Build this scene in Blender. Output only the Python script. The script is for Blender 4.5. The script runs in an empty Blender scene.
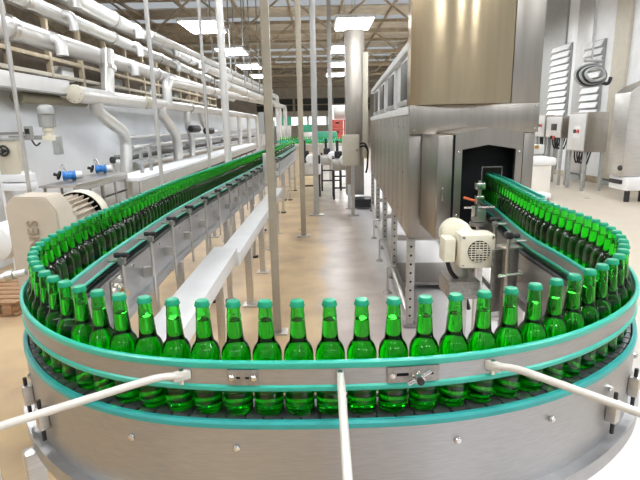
import bpy, bmesh, math, random
from mathutils import Vector, Matrix
random.seed(7)
sc = bpy.context.scene
COL = sc.collection
# ------------------------------------------------------------------ camera
F = 500.0; PIT = math.radians(12.95); ROLL = math.radians(1.2); CZ = 1.58
fwd = Vector((0, math.cos(PIT), -math.sin(PIT))); r0 = Vector((1, 0, 0)); u0 = r0.cross(fwd)
RV = math.cos(ROLL)*r0 - math.sin(ROLL)*u0; UV = math.sin(ROLL)*r0 + math.cos(ROLL)*u0
CP = Vector((0, 0, CZ))
cam = bpy.data.cameras.new('camera'); cam.sensor_width = 36; cam.lens = F/640*36; cam.clip_end = 300; cam.clip_start = 0.05
co = bpy.data.objects.new('camera', cam); COL.objects.link(co)
co.matrix_world = Matrix(((RV.x, UV.x, -fwd.x, CP.x), (RV.y, UV.y, -fwd.y, CP.y), (RV.z, UV.z, -fwd.z, CP.z), (0, 0, 0, 1)))
sc.camera = co
# ------------------------------------------------------------------ world and light
w = bpy.data.worlds.new('world'); sc.world = w; w.use_nodes = True
w.node_tree.nodes['Background'].inputs[0].default_value = (0.90, 0.95, 1.0, 1)
w.node_tree.nodes['Background'].inputs[1].default_value = 0.5
vs = sc.view_settings; vs.view_transform = 'Standard'; vs.look = 'None'; vs.gamma = 1; vs.use_curve_mapping = False
vs.exposure = -0.12
sc.cycles.max_bounces = 10; sc.cycles.transmission_bounces = 10; sc.cycles.glossy_bounces = 4; sc.cycles.diffuse_bounces = 4
sc.cycles.caustics_reflective = False; sc.cycles.caustics_refractive = False
sc.cycles.use_denoising = True

def ray(x, y): return fwd + (x-320)/F*RV - (y-240)/F*UV
def atz(x, y, z): d = ray(x, y); return CP + d*((z-CZ)/d.z)
def aty(x, y, Y): d = ray(x, y); return CP + d*(Y/d.y)
def atx(x, y, X): d = ray(x, y); return CP + d*(X/d.x)

# ------------------------------------------------------------------ materials
M = {}
def mat(name, col, rough=0.5, metal=0.0, noise=0.0, nscale=20, bump=0.0, stretch=None, spec=0.5, coat=0.0, col2=None, emit=0.0):
    m = bpy.data.materials.new(name); m.use_nodes = True; M[name] = m
    nt = m.node_tree; b = nt.nodes['Principled BSDF']
    b.inputs['Base Color'].default_value = (*col, 1); b.inputs['Roughness'].default_value = rough
    b.inputs['Metallic'].default_value = metal; b.inputs['Specular IOR Level'].default_value = spec
    b.inputs['Coat Weight'].default_value = coat
    if emit: b.inputs['Emission Color'].default_value = (*col, 1); b.inputs['Emission Strength'].default_value = emit
    if noise or bump:
        tc = nt.nodes.new('ShaderNodeTexCoord'); mp = nt.nodes.new('ShaderNodeMapping')
        nt.links.new(tc.outputs['Object'], mp.inputs[0])
        if stretch: mp.inputs['Scale'].default_value = stretch
        nz = nt.nodes.new('ShaderNodeTexNoise'); nz.inputs['Scale'].default_value = nscale; nz.inputs['Detail'].default_value = 5
        nt.links.new(mp.outputs[0], nz.inputs['Vector'])
        if noise:
            mx = nt.nodes.new('ShaderNodeMix'); mx.data_type = 'RGBA'
            c2 = col2 or tuple(max(0, c*(1-noise)) for c in col)
            rp = nt.nodes.new('ShaderNodeMapRange'); rp.inputs[1].default_value = 0.35; rp.inputs[2].default_value = 0.65
            nt.links.new(nz.outputs['Fac'], rp.inputs[0]); nt.links.new(rp.outputs[0], mx.inputs['Factor'])
            mx.inputs[6].default_value = (*col, 1); mx.inputs[7].default_value = (*c2, 1)
            nt.links.new(mx.outputs[2], b.inputs['Base Color'])
        if bump:
            bp = nt.nodes.new('ShaderNodeBump'); bp.inputs['Strength'].default_value = bump; bp.inputs['Distance'].default_value = 0.01
            nt.links.new(nz.outputs['Fac'], bp.inputs['Height']); nt.links.new(bp.outputs[0], b.inputs['Normal'])
    return m
mat('steel', (0.62, 0.60, 0.57), 0.30, 0.95, 0.12, 6, stretch=(1, 1, 18))
mat('steel_panel', (0.42, 0.39, 0.35), 0.30, 0.95, 0.10, 4, stretch=(6, 6, 0.6))
mat('steel_warm', (0.64, 0.51, 0.33), 0.20, 0.95, 0.08, 3, stretch=(8, 8, 0.3))
mat('steel_band', (0.44, 0.44, 0.445), 0.38, 0.85, 0.10, 30, stretch=(1, 1, 10))
mat('steel_bolt', (0.70, 0.69, 0.66), 0.22, 1.0, 0.1, 30)
mat('steel_plate', (0.40, 0.38, 0.36), 0.45, 0.8, 0.25, 60)
mat('white_paint', (0.82, 0.83, 0.84), 0.4, 0, 0.06, 5)
mat('pipe_paint', (0.72, 0.72, 0.71), 0.28, 0.35, 0.08, 5)
mat('wall_paint', (0.84, 0.88, 0.93), 0.6, 0, 0.08, 1.5)
mat('beige_paint', (0.60, 0.56, 0.46), 0.45, 0, 0.08, 8)
mat('olive_paint', (0.30, 0.28, 0.20), 0.45, 0, 0.1, 8)
mat('tan_steel', (0.52, 0.43, 0.30), 0.6, 0, 0.3, 5)
mat('post_beige', (0.36, 0.32, 0.25), 0.45, 0, 0.1, 8)
mat('brown_dark', (0.13, 0.10, 0.07), 0.8, 0, 0.3, 3)
mat('cream_paint', (0.78, 0.74, 0.60), 0.4, 0, 0.07, 25)
mat('drive_paint', (0.52, 0.45, 0.36), 0.5, 0, 0.06, 15)
mat('grey_paint', (0.38, 0.39, 0.38), 0.5, 0, 0.15, 15)
mat('teal_plastic', (0.035, 0.47, 0.36), 0.35, 0, 0.06, 12)
mat('cap_teal', (0.008, 0.33, 0.18), 0.35, 0.15, 0.08, 300)
mat('black_rubber', (0.018, 0.018, 0.020), 0.5, 0, 0.2, 40)
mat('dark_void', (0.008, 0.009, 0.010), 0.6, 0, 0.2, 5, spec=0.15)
mat('arm_paint', (0.64, 0.61, 0.56), 0.4, 0.1, 0.06, 20)
mat('post_grey', (0.50, 0.50, 0.49), 0.4, 0.3, 0.08, 8)
mat('edge_teal', (0.03, 0.34, 0.32), 0.3, 0, 0.1, 12)
mat('letter_shade', (0.33, 0.26, 0.19), 0.6, 0, 0.1, 30)  # drive paint darkened, relief shade of the letters put into the colour
mat('chain_plastic', (0.10, 0.11, 0.115), 0.3, 0.5, 0.3, 80)
mat('blue_paint', (0.03, 0.22, 0.62), 0.4, 0, 0.1, 30)
mat('red_paint', (0.55, 0.10, 0.07), 0.5, 0, 0.15, 5)
mat('green_paint', (0.05, 0.36, 0.22), 0.5, 0, 0.1, 5)
mat('orange_plastic', (0.75, 0.16, 0.05), 0.4, 0, 0.05, 30)
mat('yellow_brass', (0.70, 0.48, 0.14), 0.3, 0.6, 0.1, 30)
mat('wood', (0.44, 0.25, 0.13), 0.75, 0, 0.45, 8, bump=0.2, stretch=(1, 8, 8))
mat('window_dark', (0.05, 0.055, 0.05), 0.35, 0, 0.1, 3, spec=0.25)
mat('white_plastic', (0.84, 0.82, 0.76), 0.45, 0, 0.04, 6)
mat('roof_sheet', (0.66, 0.60, 0.50), 0.7, 0, 0.2, 2)
mat('added_lamp_panel', (0.96, 0.98, 1.0), 0.5, emit=24.0)
mat('bright_window', (0.95, 1.0, 0.98), 0.5, emit=1.6)
# green glass
m = mat('green_glass', (0.24, 0.93, 0.26), 0.012)
b = m.node_tree.nodes['Principled BSDF']; b.inputs['Transmission Weight'].default_value = 1.0; b.inputs['IOR'].default_value = 1.42
va = m.node_tree.nodes.new('ShaderNodeVolumeAbsorption'); va.inputs['Color'].default_value = (0.11, 0.90, 0.06, 1); va.inputs['Density'].default_value = 95
m.node_tree.links.new(va.outputs[0], m.node_tree.nodes['Material Output'].inputs['Volume'])
# floor: worn epoxy, tan in the aisle, wet reflection painted in as paler grey around the tunnel machine, with joints as relief
def floor_mat():
    m = bpy.data.materials.new('floor_epoxy'); m.use_nodes = True; nt = m.node_tree; b = nt.nodes['Principled BSDF']; M['floor_epoxy'] = m
    N = nt.nodes.new; L = nt.links.new
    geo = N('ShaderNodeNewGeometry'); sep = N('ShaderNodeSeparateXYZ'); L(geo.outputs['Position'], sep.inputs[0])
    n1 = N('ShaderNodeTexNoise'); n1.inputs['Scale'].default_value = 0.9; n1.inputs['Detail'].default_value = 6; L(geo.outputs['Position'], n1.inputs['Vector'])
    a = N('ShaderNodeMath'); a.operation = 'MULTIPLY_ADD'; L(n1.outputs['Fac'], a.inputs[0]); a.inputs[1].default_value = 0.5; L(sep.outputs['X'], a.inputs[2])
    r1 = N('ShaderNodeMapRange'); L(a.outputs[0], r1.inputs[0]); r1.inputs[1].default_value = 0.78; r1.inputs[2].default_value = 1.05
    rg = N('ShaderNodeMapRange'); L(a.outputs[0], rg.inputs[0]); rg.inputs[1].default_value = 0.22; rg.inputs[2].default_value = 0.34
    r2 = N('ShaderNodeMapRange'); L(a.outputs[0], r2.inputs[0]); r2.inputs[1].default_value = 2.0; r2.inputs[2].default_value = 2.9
    n2 = N('ShaderNodeTexNoise'); n2.inputs['Scale'].default_value = 2.3; n2.inputs['Detail'].default_value = 8; L(geo.outputs['Position'], n2.inputs['Vector'])
    r3 = N('ShaderNodeMapRange'); L(n2.outputs['Fac'], r3.inputs[0]); r3.inputs[1].default_value = 0.38; r3.inputs[2].default_value = 0.66
    tan = N('ShaderNodeMix'); tan.data_type = 'RGBA'; L(r3.outputs[0], tan.inputs['Factor'])
    tan.inputs[6].default_value = (0.55, 0.40, 0.22, 1); tan.inputs[7].default_value = (0.40, 0.28, 0.17, 1)
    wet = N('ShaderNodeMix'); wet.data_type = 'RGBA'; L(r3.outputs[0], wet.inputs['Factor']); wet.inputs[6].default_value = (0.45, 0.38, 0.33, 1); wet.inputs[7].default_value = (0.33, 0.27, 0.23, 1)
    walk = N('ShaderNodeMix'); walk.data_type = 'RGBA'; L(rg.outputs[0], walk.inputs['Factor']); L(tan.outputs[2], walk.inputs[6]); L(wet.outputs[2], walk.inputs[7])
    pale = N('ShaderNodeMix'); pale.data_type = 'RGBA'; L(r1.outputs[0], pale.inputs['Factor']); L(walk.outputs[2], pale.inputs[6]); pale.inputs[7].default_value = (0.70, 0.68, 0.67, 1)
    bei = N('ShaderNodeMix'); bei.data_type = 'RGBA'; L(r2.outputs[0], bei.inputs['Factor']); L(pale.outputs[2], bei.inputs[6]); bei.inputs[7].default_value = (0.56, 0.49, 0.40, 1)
    L(bei.outputs[2], b.inputs['Base Color'])
    rr = N('ShaderNodeMapRange'); L(n2.outputs['Fac'], rr.inputs[0]); rr.inputs[3].default_value = 0.22; rr.inputs[4].default_value = 0.42; L(rr.outputs[0], b.inputs['Roughness'])
    bp = N('ShaderNodeBump'); bp.inputs['Strength'].default_value = 0.08; L(n2.outputs['Fac'], bp.inputs['Height']); L(bp.outputs[0], b.inputs['Normal'])
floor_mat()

# ------------------------------------------------------------------ mesh helpers
ORG = {}          # world origin of each object
def rotm(rz=0, rx=0, ry=0): return (Matrix.Rotation(rz, 4, 'Z') @ Matrix.Rotation(rx, 4, 'X') @ Matrix.Rotation(ry, 4, 'Y'))
def frame(d):
    d = Vector(d).normalized(); a = Vector((0, 0, 1)) if abs(d.z) < 0.95 else Vector((0, 1, 0))
    x = a.cross(d).normalized(); return x, d.cross(x).normalized(), d
class MB:
    def __init__(s): s.bm = bmesh.new()
    def box(s, c, size, bev=0.0, rz=0, rx=0, ry=0, X=None):
        mtx = (X or Matrix.Identity(4)) @ Matrix.Translation(Vector(c)) @ rotm(rz, rx, ry) @ Matrix.Diagonal((*size, 1))
        g = bmesh.ops.create_cube(s.bm, size=1.0, matrix=mtx)
        if bev: 
            es = list({e for v in g['verts'] for e in v.link_edges})
            bmesh.ops.bevel(s.bm, geom=es, offset=bev, segments=2, affect='EDGES', profile=0.6)
        return s
    def cyl(s, p0, p1, r, r1=None, seg=16, caps=True):
        p0, p1 = Vector(p0), Vector(p1); x, y, d = frame(p1-p0); r1 = r if r1 is None else r1
        A = [s.bm.verts.new(p0+(x*math.cos(t)+y*math.sin(t))*r) for t in [2*math.pi*i/seg for i in range(seg)]]
        B = [s.bm.verts.new(p1+(x*math.cos(t)+y*math.sin(t))*r1) for t in [2*math.pi*i/seg for i in range(seg)]]
        for i in range(seg): s.bm.faces.new((A[i], A[(i+1) % seg], B[(i+1) % seg], B[i]))
        if caps: s.bm.faces.new(A[::-1]); s.bm.faces.new(B)
        return s
    def lathe(s, prof, o=(0, 0, 0), d=(0, 0, 1), seg=20, flip=False):
        o = Vector(o); x, y, d = frame(d); rings = []
        for (r, z) in prof:
            if r < 1e-6: rings.append([s.bm.verts.new(o+d*z)])
            else: rings.append([s.bm.verts.new(o+d*z+(x*math.cos(t)+y*math.sin(t))*r) for t in [2*math.pi*i/seg for i in range(seg)]])
        for a, b in zip(rings, rings[1:]):
            for i in range(seg):
                j = (i+1) % seg
                vs_ = [a[i % len(a)], a[j % len(a)], b[j % len(b)], b[i % len(b)]]
                u = []
                for v in vs_:
                    if v not in u: u.append(v)
                if len(u) >= 3: s.bm.faces.new(u[::-1] if flip else u)
        return s
    def tube(s, pts, r, seg=14, bend=0.0, caps=True, n=6):
        P = [Vector(p) for p in pts]
        if bend > 0:
            Q = [P[0]]
            for a, b, c in zip(P, P[1:], P[2:]):
                k = min(bend, (a-b).length*0.49, (c-b).length*0.49); q0 = b+(a-b).normalized()*k; q1 = b+(c-b).normalized()*k
                for i in range(n+1):
                    t = i/n; Q.append((1-t)**2*q0+2*t*(1-t)*b+t*t*q1)
            Q.append(P[-1]); P = Q
        prev = None; rings = []
        for i, p in enumerate(P):
            d = (P[min(i+1, len(P)-1)]-P[max(i-1, 0)])
            if d.length < 1e-9: continue
            d.normalize()
            if prev is None: x, y, _ = frame(d)
            else: x = (prev-d*prev.dot(d)).normalized(); y = d.cross(x)
            prev = x
            rings.append([s.bm.verts.new(p+(x*math.cos(t)+y*math.sin(t))*r) for t in [2*math.pi*k/seg for k in range(seg)]])
        for a, b in zip(rings, rings[1:]):
            for i in range(seg): s.bm.faces.new((a[i], a[(i+1) % seg], b[(i+1) % seg], b[i]))
        if caps: s.bm.faces.new(rings[0][::-1]); s.bm.faces.new(rings[-1])
        return s
    def prism(s, poly, X, depth):
        """poly in local xz, extruded along local y from 0 to depth, under matrix X"""
        A = [s.bm.verts.new(X @ Vector((p[0], 0, p[1]))) for p in poly]; B = [s.bm.verts.new(X @ Vector((p[0], depth, p[1]))) for p in poly]
        n = len(poly)
        for i in range(n): s.bm.faces.new((A[i], A[(i+1) % n], B[(i+1) % n], B[i]))
        s.bm.faces.new(A[::-1]); s.bm.faces.new(B)
        return s
    def sweep(s, path, sec):
        """path: list of (point2, normal2); sec: closed polygon of (offset to the outside, z)"""
        rings = [[s.bm.verts.new((p[0]+nn[0]*o, p[1]+nn[1]*o, z)) for (o, z) in sec] for (p, nn) in path]; n = len(sec)
        for a, b in zip(rings, rings[1:]):
            for i in range(n): s.bm.faces.new((a[i], a[(i+1) % n], b[(i+1) % n], b[i]))
        s.bm.faces.new(rings[0][::-1]); s.bm.faces.new(rings[-1])
        return s
    def build(s, name, material, parent=None, label=None, cat=None, group=None, kind=None, base=False, smooth=35, fix=True, origin=None):
        bm = s.bm
        if fix: bmesh.ops.recalc_face_normals(bm, faces=bm.faces)
        lo = Vector((min(v.co.x for v in bm.verts), min(v.co.y for v in bm.verts), min(v.co.z for v in bm.verts)))
        hi = Vector((max(v.co.x for v in bm.verts), max(v.co.y for v in bm.verts), max(v.co.z for v in bm.verts)))
        o = Vector(origin) if origin else (lo+hi)/2
        if parent is None and origin is None: o.z = lo.z
        bmesh.ops.translate(bm, verts=bm.verts, vec=-o)
        me = bpy.data.meshes.new(name); bm.to_mesh(me); bm.free()
        if smooth:
            me.polygons.foreach_set('use_smooth', [True]*len(me.polygons)); me.set_sharp_from_angle(angle=math.radians(smooth))
        me.materials.append(M[material]); ob = bpy.data.objects.new(name, me); COL.objects.link(ob)
        ORG[ob.name] = o
        if parent is not None: ob.parent = parent; ob.location = o-ORG[parent.name]
        else: ob.location = o
        return tag(ob, label, cat, group, kind)
def tag(ob, label=None, cat=None, group=None, kind=None):
    if label: ob['label'] = label
    if cat: ob['category'] = cat
    if group: ob['group'] = group
    if kind: ob['kind'] = kind
    return ob
def thing(name, label, cat, loc, group=None):
    o = bpy.data.objects.new(name, None); COL.objects.link(o); o.location = loc; o.empty_display_size = 0.1
    ORG[o.name] = Vector(loc); return tag(o, label, cat, group)
def struct(name, mb, material, **k): return mb.build(name, material, kind='structure', **k)

# ------------------------------------------------------------------ the hall
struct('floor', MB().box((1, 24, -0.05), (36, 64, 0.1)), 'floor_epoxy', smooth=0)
struct('wall_left', MB().box((-3.85, 24.5, 1.03), (0.12, 45, 2.06)), 'wall_paint', smooth=0)
wo = struct('wall_outer_left', MB().box((-10.1, 24, 3.2), (0.2, 64, 6.4)), 'tan_steel', smooth=0)
wr = struct('wall_right', MB().box((7.2, 30, 3.2), (0.2, 50, 6.4)), 'white_paint', smooth=0)
wf = struct('wall_far', MB().box((-1, 46, 3.2), (18, 0.2, 6.4)), 'roof_sheet', smooth=0)
struct('baseboard_right', MB().box((7.07, 27.5, 0.075), (0.06, 37, 0.15)), 'tan_steel', smooth=0)
# roof sheets with gaps added between them to let in sky light
ceil = struct('ceiling', MB().box((-1, 45.2, 6.1), (18, 1.2, 0.06)), 'roof_sheet', smooth=0)
y = -9.0
while y < 44:
    MB().box((-1.1, y+0.9, 6.1), (18, 1.8, 0.05)).build('roof_sheet', 'roof_sheet', ceil, smooth=0); y += 3.0
for k, yy in enumerate([13, 18, 23, 28, 33, 38, 43]):
    t = thing('roof_truss', 'tan steel roof truss spanning the hall under the roof sheets', 'truss', (-1, yy, 4.6), 'roof trusses across the hall')
    MB().box((-1.1, yy, 4.65), (18, 0.10, 0.12)).build('bottom_chord', 'tan_steel', t, smooth=0)
    MB().box((-1.1, yy, 5.9), (18, 0.10, 0.12)).build('top_chord', 'tan_steel', t, smooth=0)
    for i in range(12):
        x0 = -10+i*1.5; a, b_ = (4.7, 5.85) if i % 2 else (5.85, 4.7)
        MB().cyl((x0, yy, a), (x0+1.5, yy, b_), 0.04, seg=6).build('web_bar', 'tan_steel', t, smooth=0)
for k in range(9):
    xx = -9+k*2.0
    MB().box((xx, 18.5, 6.0), (0.08, 55, 0.12)).build('roof_purlin', 'tan_steel', label='long tan roof purlin running the length of the hall above the trusses', cat='beam', group='roof purlins', smooth=0)
# window band and bright opening in the far wall
for k in range(6):
    x0 = -4.6+k*1.7
    wn = struct('window_%d' % (k+1), MB().box((x0, 45.86, 3.35), (1.6, 0.08, 1.15)), 'tan_steel', smooth=0)
    for s_ in (-1, 1): MB().box((x0, 45.80, 3.35+s_*0.28), (1.46, 0.04, 0.48)).build('pane', 'window_dark', wn, smooth=0)
for k in range(4):
    x0 = -3.4+k*1.7
    wn = struct('window_%d' % (k+7), MB().box((x0, 45.86, 1.95), (1.6, 0.08, 0.8)), 'white_paint', smooth=0)
    MB().box((x0, 45.8, 1.95), (1.5, 0.04, 0.7)).build('pane', 'bright_window', wn, smooth=0)
# added ceiling lamps, widened to brighten the hall and put highlights on the bottles
k = 0
for yy in (-4.6, 0.1, 4.8, 9.5, 15.5, 20.5, 25.5, 30.5):
    for xx in (-3.25, 1.1, 4.6):
        t = thing('added_ceiling_lamp', 'added wide twin panel lamp hanging on rods under the roof', 'lamp', (xx, yy, 4.4), 'added ceiling lamps in the hall')
        MB().box((xx, yy, 4.45), (1.1, 1.9, 0.09), 0.01).build('housing', 'white_paint', t)
        for s_ in (-1, 1): MB().box((xx+s_*0.26, yy, 4.395), (0.46, 1.76, 0.02)).build('diffuser', 'added_lamp_panel', t, smooth=0)
        for s_ in (-1, 1): MB().cyl((xx, yy+s_*0.6, 4.48), (xx, yy+s_*0.6, 6.07), 0.008, seg=6).build('hanger_rod', 'grey_paint', t)
        k += 1

# ------------------------------------------------------------------ conveyor path
raw = [(-0.62, 13.0), (-0.70, 9.4), (-0.80, 7.4), (-0.88, 5.4), (-0.945, 3.9), (-0.965, 3.1), (-0.95, 2.45), (-0.935, 2.05), (-0.92, 1.82), (-0.895, 1.60),
       (-0.85, 1.44), (-0.76, 1.285), (-0.639, 1.145), (-0.48, 1.028), (-0.30, 0.966), (-0.11, 0.946), (0.083, 0.945), (0.212, 0.951),
       (0.346, 0.978), (0.47, 1.020), (0.592, 1.088), (0.706, 1.176), (0.801, 1.274), (0.867, 1.385), (0.922, 1.50), (0.955, 1.63),
       (0.970, 1.775), (0.977, 1.95), (0.985, 2.2), (1.040, 2.58), (1.098, 2.96), (1.135, 3.33), (1.15, 3.60)]
def spline(P, step=0.01):
    P = [Vector(p) for p in P]; out = []
    Q = [2*P[0]-P[1]]+P+[2*P[-1]-P[-2]]
    for i in range(1, len(Q)-2):
        a, b_, c, d = Q[i-1:i+3]; n = max(2, int((c-b_).length/step))
        for k in range(n):
            t = k/n; out.append(0.5*((2*b_)+(-a+c)*t+(2*a-5*b_+4*c-d)*t*t+(-a+3*b_-3*c+d)*t**3))
    out.append(P[-1]); return out
fine = spline(raw)
for _ in range(60):          # smooth out measuring noise
    fine = [fine[0]]+[(fine[i-1]+fine[i]*2+fine[i+1])/4 for i in range(1, len(fine)-1)]+[fine[-1]]
acc = [0.0]
for a, b_ in zip(fine, fine[1:]): acc.append(acc[-1]+(b_-a).length)
LEN = acc[-1]
import bisect
def pt(s):
    i = min(max(bisect.bisect_left(acc, s), 1), len(acc)-1); t = (s-acc[i-1])/max(1e-9, acc[i]-acc[i-1])
    return fine[i-1].lerp(fine[i], t)
def nrm(s):
    d = (pt(min(LEN, s+0.03))-pt(max(0, s-0.03))).normalized(); return Vector((d.y*-1, d.x))*-1   # outside of the U
def seg_path(s0, s1, step=0.025):
    n = max(2, int((s1-s0)/step)); return [(pt(s0+(s1-s0)*i/n), nrm(s0+(s1-s0)*i/n)) for i in range(n+1)]
def s_near(x, y): 
    i = min(range(len(fine)), key=lambda k: (fine[k].x-x)**2+(fine[k].y-y)**2); return acc[i]
S_FRONT0 = s_near(-0.93, 1.9); S_FRONT1 = s_near(0.977, 1.95); S_TUN = s_near(1.135, 3.33)
ZB = 1.0           # chain surface
# which side is outside: at the front the outside is towards the camera (-y)
_s = s_near(0, 0.945)
if nrm(_s).y > 0:
    _old = nrm
    def nrm(s): return -_old(s)

# conveyor frame, one thing with rails, chain, legs
cv = thing('bottle_conveyor', 'long U-shaped stainless bottle conveyor with teal edged guide rails', 'conveyor', (0, 0.95, 0))
full = seg_path(0, LEN, 0.03); front = seg_path(S_FRONT0, S_FRONT1)
def rail(name, s0, s1, off, side, zl=0.066, zh=0.130):
    p = seg_path(s0, s1)
    r_ = MB().sweep(p, [(off, ZB+zl+0.008), (off+side*0.004, ZB+zl+0.008), (off+side*0.004, ZB+zh-0.008), (off, ZB+zh-0.008)]).build(name, 'steel_band', cv)
    for z0, z1 in ((zl, zl+0.013), (zh-0.016, zh)):
        a, b_ = off-side*0.003, off+side*0.0075
        MB().sweep(p, [(a, ZB+z0+0.002), (a+side*0.002, ZB+z0), (b_-side*0.002, ZB+z0), (b_, ZB+z0+0.003), (b_, ZB+z1-0.003), (b_-side*0.003, ZB+z1), (a+side*0.002, ZB+z1), (a, ZB+z1-0.002)]).build('wear_strip', 'teal_plastic', r_)
    return r_
outer = rail('outer_guide_rail', 0, LEN-0.6, 0.040, 1)
inner_segs = [(0.0, s_near(-0.95, 2.55)), (s_near(-0.95, 2.55)+0.012, S_TUN)]
for a, b_ in inner_segs: rail('inner_guide_rail', a, b_, -0.040, -1, 0.014, 0.076)
# lower side frames and their teal wear edge
for side in (1, -1):
    o = side*(0.049 if side > 0 else 0.058)
    MB().sweep(full, [(o, 0.80), (o+side*0.004, 0.80), (o+side*0.004, ZB-0.012 if side > 0 else ZB-0.016), (o, ZB-0.012 if side > 0 else ZB-0.016)]).build('side_plate', 'steel_band', cv)
    zt = ZB if side > 0 else ZB-0.006
    MB().sweep(full, [(o-side*0.005, zt-0.012), (o+side*0.007, zt-0.012), (o+side*0.007, zt-0.002), (o+side*0.003, zt+0.003), (o-side*0.005, zt+0.003)]).build('wear_edge', 'edge_teal' if side > 0 else 'black_rubber', cv)
    MB().sweep(full, [(o, 0.76), (o+side*0.03, 0.76), (o+side*0.03, 0.80), (o, 0.80)]).build('bottom_flange', 'steel_band', cv)
# slat chain: links that show in front, the rest as one mass
L0, L1 = s_near(-0.85, 1.44), s_near(0.955, 1.63)
def link_mesh():
    mb = MB(); mb.box((0, 0, 0), (0.034, 0.078, 0.006), 0.0015); mb.cyl((0.018, -0.03, -0.002), (0.018, 0.03, -0.002), 0.004, seg=8); return mb
proto = link_mesh().build('chain_link', 'chain_plastic', cv, origin=(0, 0, 0))
s = L0; first = True
while s < L1:
    lk = proto if first else proto.copy()
    if not first: COL.objects.link(lk); lk.parent = cv
    first = False
    p, n_ = pt(s), nrm(s); lk.location = Vector((p.x, p.y, ZB-0.003))-ORG[cv.name]; lk.rotation_euler.z = math.atan2(n_.y, n_.x)+math.pi/2; s += 0.038
def chain_rest(a, b_):
    mb = MB(); s = a
    while s < b_:
        p, n_ = pt(s), nrm(s); mb.box((p.x, p.y, ZB-0.003), (0.034, 0.078, 0.006), rz=math.atan2(n_.y, n_.x)+math.pi/2); s += 0.038
    mb.build('chain_run', 'chain_plastic', cv, kind='stuff', smooth=0)
chain_rest(0, L0-0.02); chain_rest(L1+0.02, LEN)
# deck below the chain and legs
MB().sweep(full, [(-0.056, ZB-0.06), (0.047, ZB-0.06), (0.047, ZB-0.05), (-0.056, ZB-0.05)]).build('deck_plate', 'steel_plate', cv)
for sx in [0.6, 2.2, 3.8, 5.4, 7.0, 8.6, 10.0, 11.15, S_FRONT0+0.75, s_near(0.35, .98), S_FRONT1+0.2, S_TUN-0.2]:
    p, n_ = pt(sx), nrm(sx)
    for side in (1, -1):
        q = p+n_*side*(0.085 if side > 0 or sx > 8.3 else 0.040)
        lg = MB().box((q.x, q.y, 0.39), (0.045, 0.045, 0.76), 0.004, rz=math.atan2(n_.y, n_.x)).build('leg', 'steel', cv)
        MB().cyl((q.x, q.y, 0), (q.x, q.y, 0.02), 0.05, seg=14).build('foot', 'black_rubber', lg)
    a, b_ = p+n_*0.085, p-n_*0.085
    MB().cyl((a.x, a.y, 0.3), (b_.x, b_.y, 0.3), 0.018, seg=10).build('stretcher', 'steel', cv)
# splice plate and slotted clamp on the front rail
def on_rail(px, py, extra=0.0):
    """point and outward normal on the face of the outer rail under a pixel"""
    best = None
    for i in range(400):
        s = S_FRONT0+(S_FRONT1-S_FRONT0)*i/399; p = pt(s)+nrm(s)*(0.044+extra); v = Vector((p.x, p.y, ZB+0.097))-CP
        wz = v.dot(fwd); x = 320+F*v.dot(RV)/wz
        if best is None or abs(x-px) < best[0]: best = (abs(x-px), p, nrm(s), s)
    return best[1], best[2], best[3]
def plate_bar(px, wid, name):
    p, n_, s = on_rail(px, 376); rz = math.atan2(n_.y, n_.x)+math.pi/2
    pl = MB().box((p.x+n_.x*0.002, p.y+n_.y*0.002, ZB+0.097), (wid, 0.005, 0.033), 0.0012, rz=rz).build(name, 'steel_plate', cv)
    t_ = Vector((-n_.y, n_.x)); return pl, p, n_, t_
pl, p, n_, t_ = plate_bar(243, 0.062, 'splice_plate')
for k in (-1, 1):
    q = p+t_*k*0.022+n_*0.0045; v = Vector((q.x, q.y, ZB+0.097)); d = Vector((n_.x, n_.y, 0))
    MB().lathe([(0.0065, 0), (0.0065, 0.003), (0.0045, 0.0055), (0, 0.006)], v, d, 14).build('screw', 'steel_bolt', pl)
    q = p+t_*k*0.009+n_*0.0045; MB().box((q.x, q.y, ZB+0.097), (0.008, 0.002, 0.004), rz=math.atan2(n_.y, n_.x)+math.pi/2).build('slot', 'dark_void', pl, smooth=0)
pl, p, n_, t_ = plate_bar(411, 0.105, 'slotted_plate')
rz = math.atan2(n_.y, n_.x)+math.pi/2; d = Vector((n_.x, n_.y, 0))
q = p+t_*0.0+n_*0.0045
if t_.x < 0: t_ = -t_
q = p-t_*0.022+n_*0.0045; MB().box((q.x, q.y, ZB+0.098), (0.024, 0.002, 0.006), rz=rz).build('slot', 'dark_void', pl, smooth=0)
q = p+t_*0.036+n_*0.0045; MB().box((q.x, q.y, ZB+0.097), (0.008, 0.002, 0.004), rz=rz).build('slot', 'dark_void', pl, smooth=0)
q = p-t_*0.043+n_*0.004; MB().lathe([(0.007, 0), (0.006, 0.004), (0, 0.0055)], (q.x, q.y, ZB+0.097), d, 14).build('screw', 'steel_bolt', pl)
q = p+t_*0.006+n_*0.0045; v = Vector((q.x, q.y, ZB+0.097))
kb = MB().lathe([(0.010, 0), (0.010, 0.004), (0.006, 0.005), (0.006, 0.016), (0.0095, 0.018), (0.0095, 0.026), (0, 0.027)], v, d, 16).build('clamp_screw', 'steel_bolt', pl)
tt = Vector((t_.x, t_.y, 0)); MB().tube([v+d*0.012+Vector((0, 0, 0.012))+tt*0.025, v+d*0.012-Vector((0, 0, 0.014))-tt*0.02], 0.0045, seg=10).build('tommy_bar', 'steel_bolt', kb)
MB().lathe([(0.007, 0), (0.0075, 0.005), (0, 0.006)], v+d*0.0272, d, 14).build('screw_tip', 'black_rubber', kb)

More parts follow.
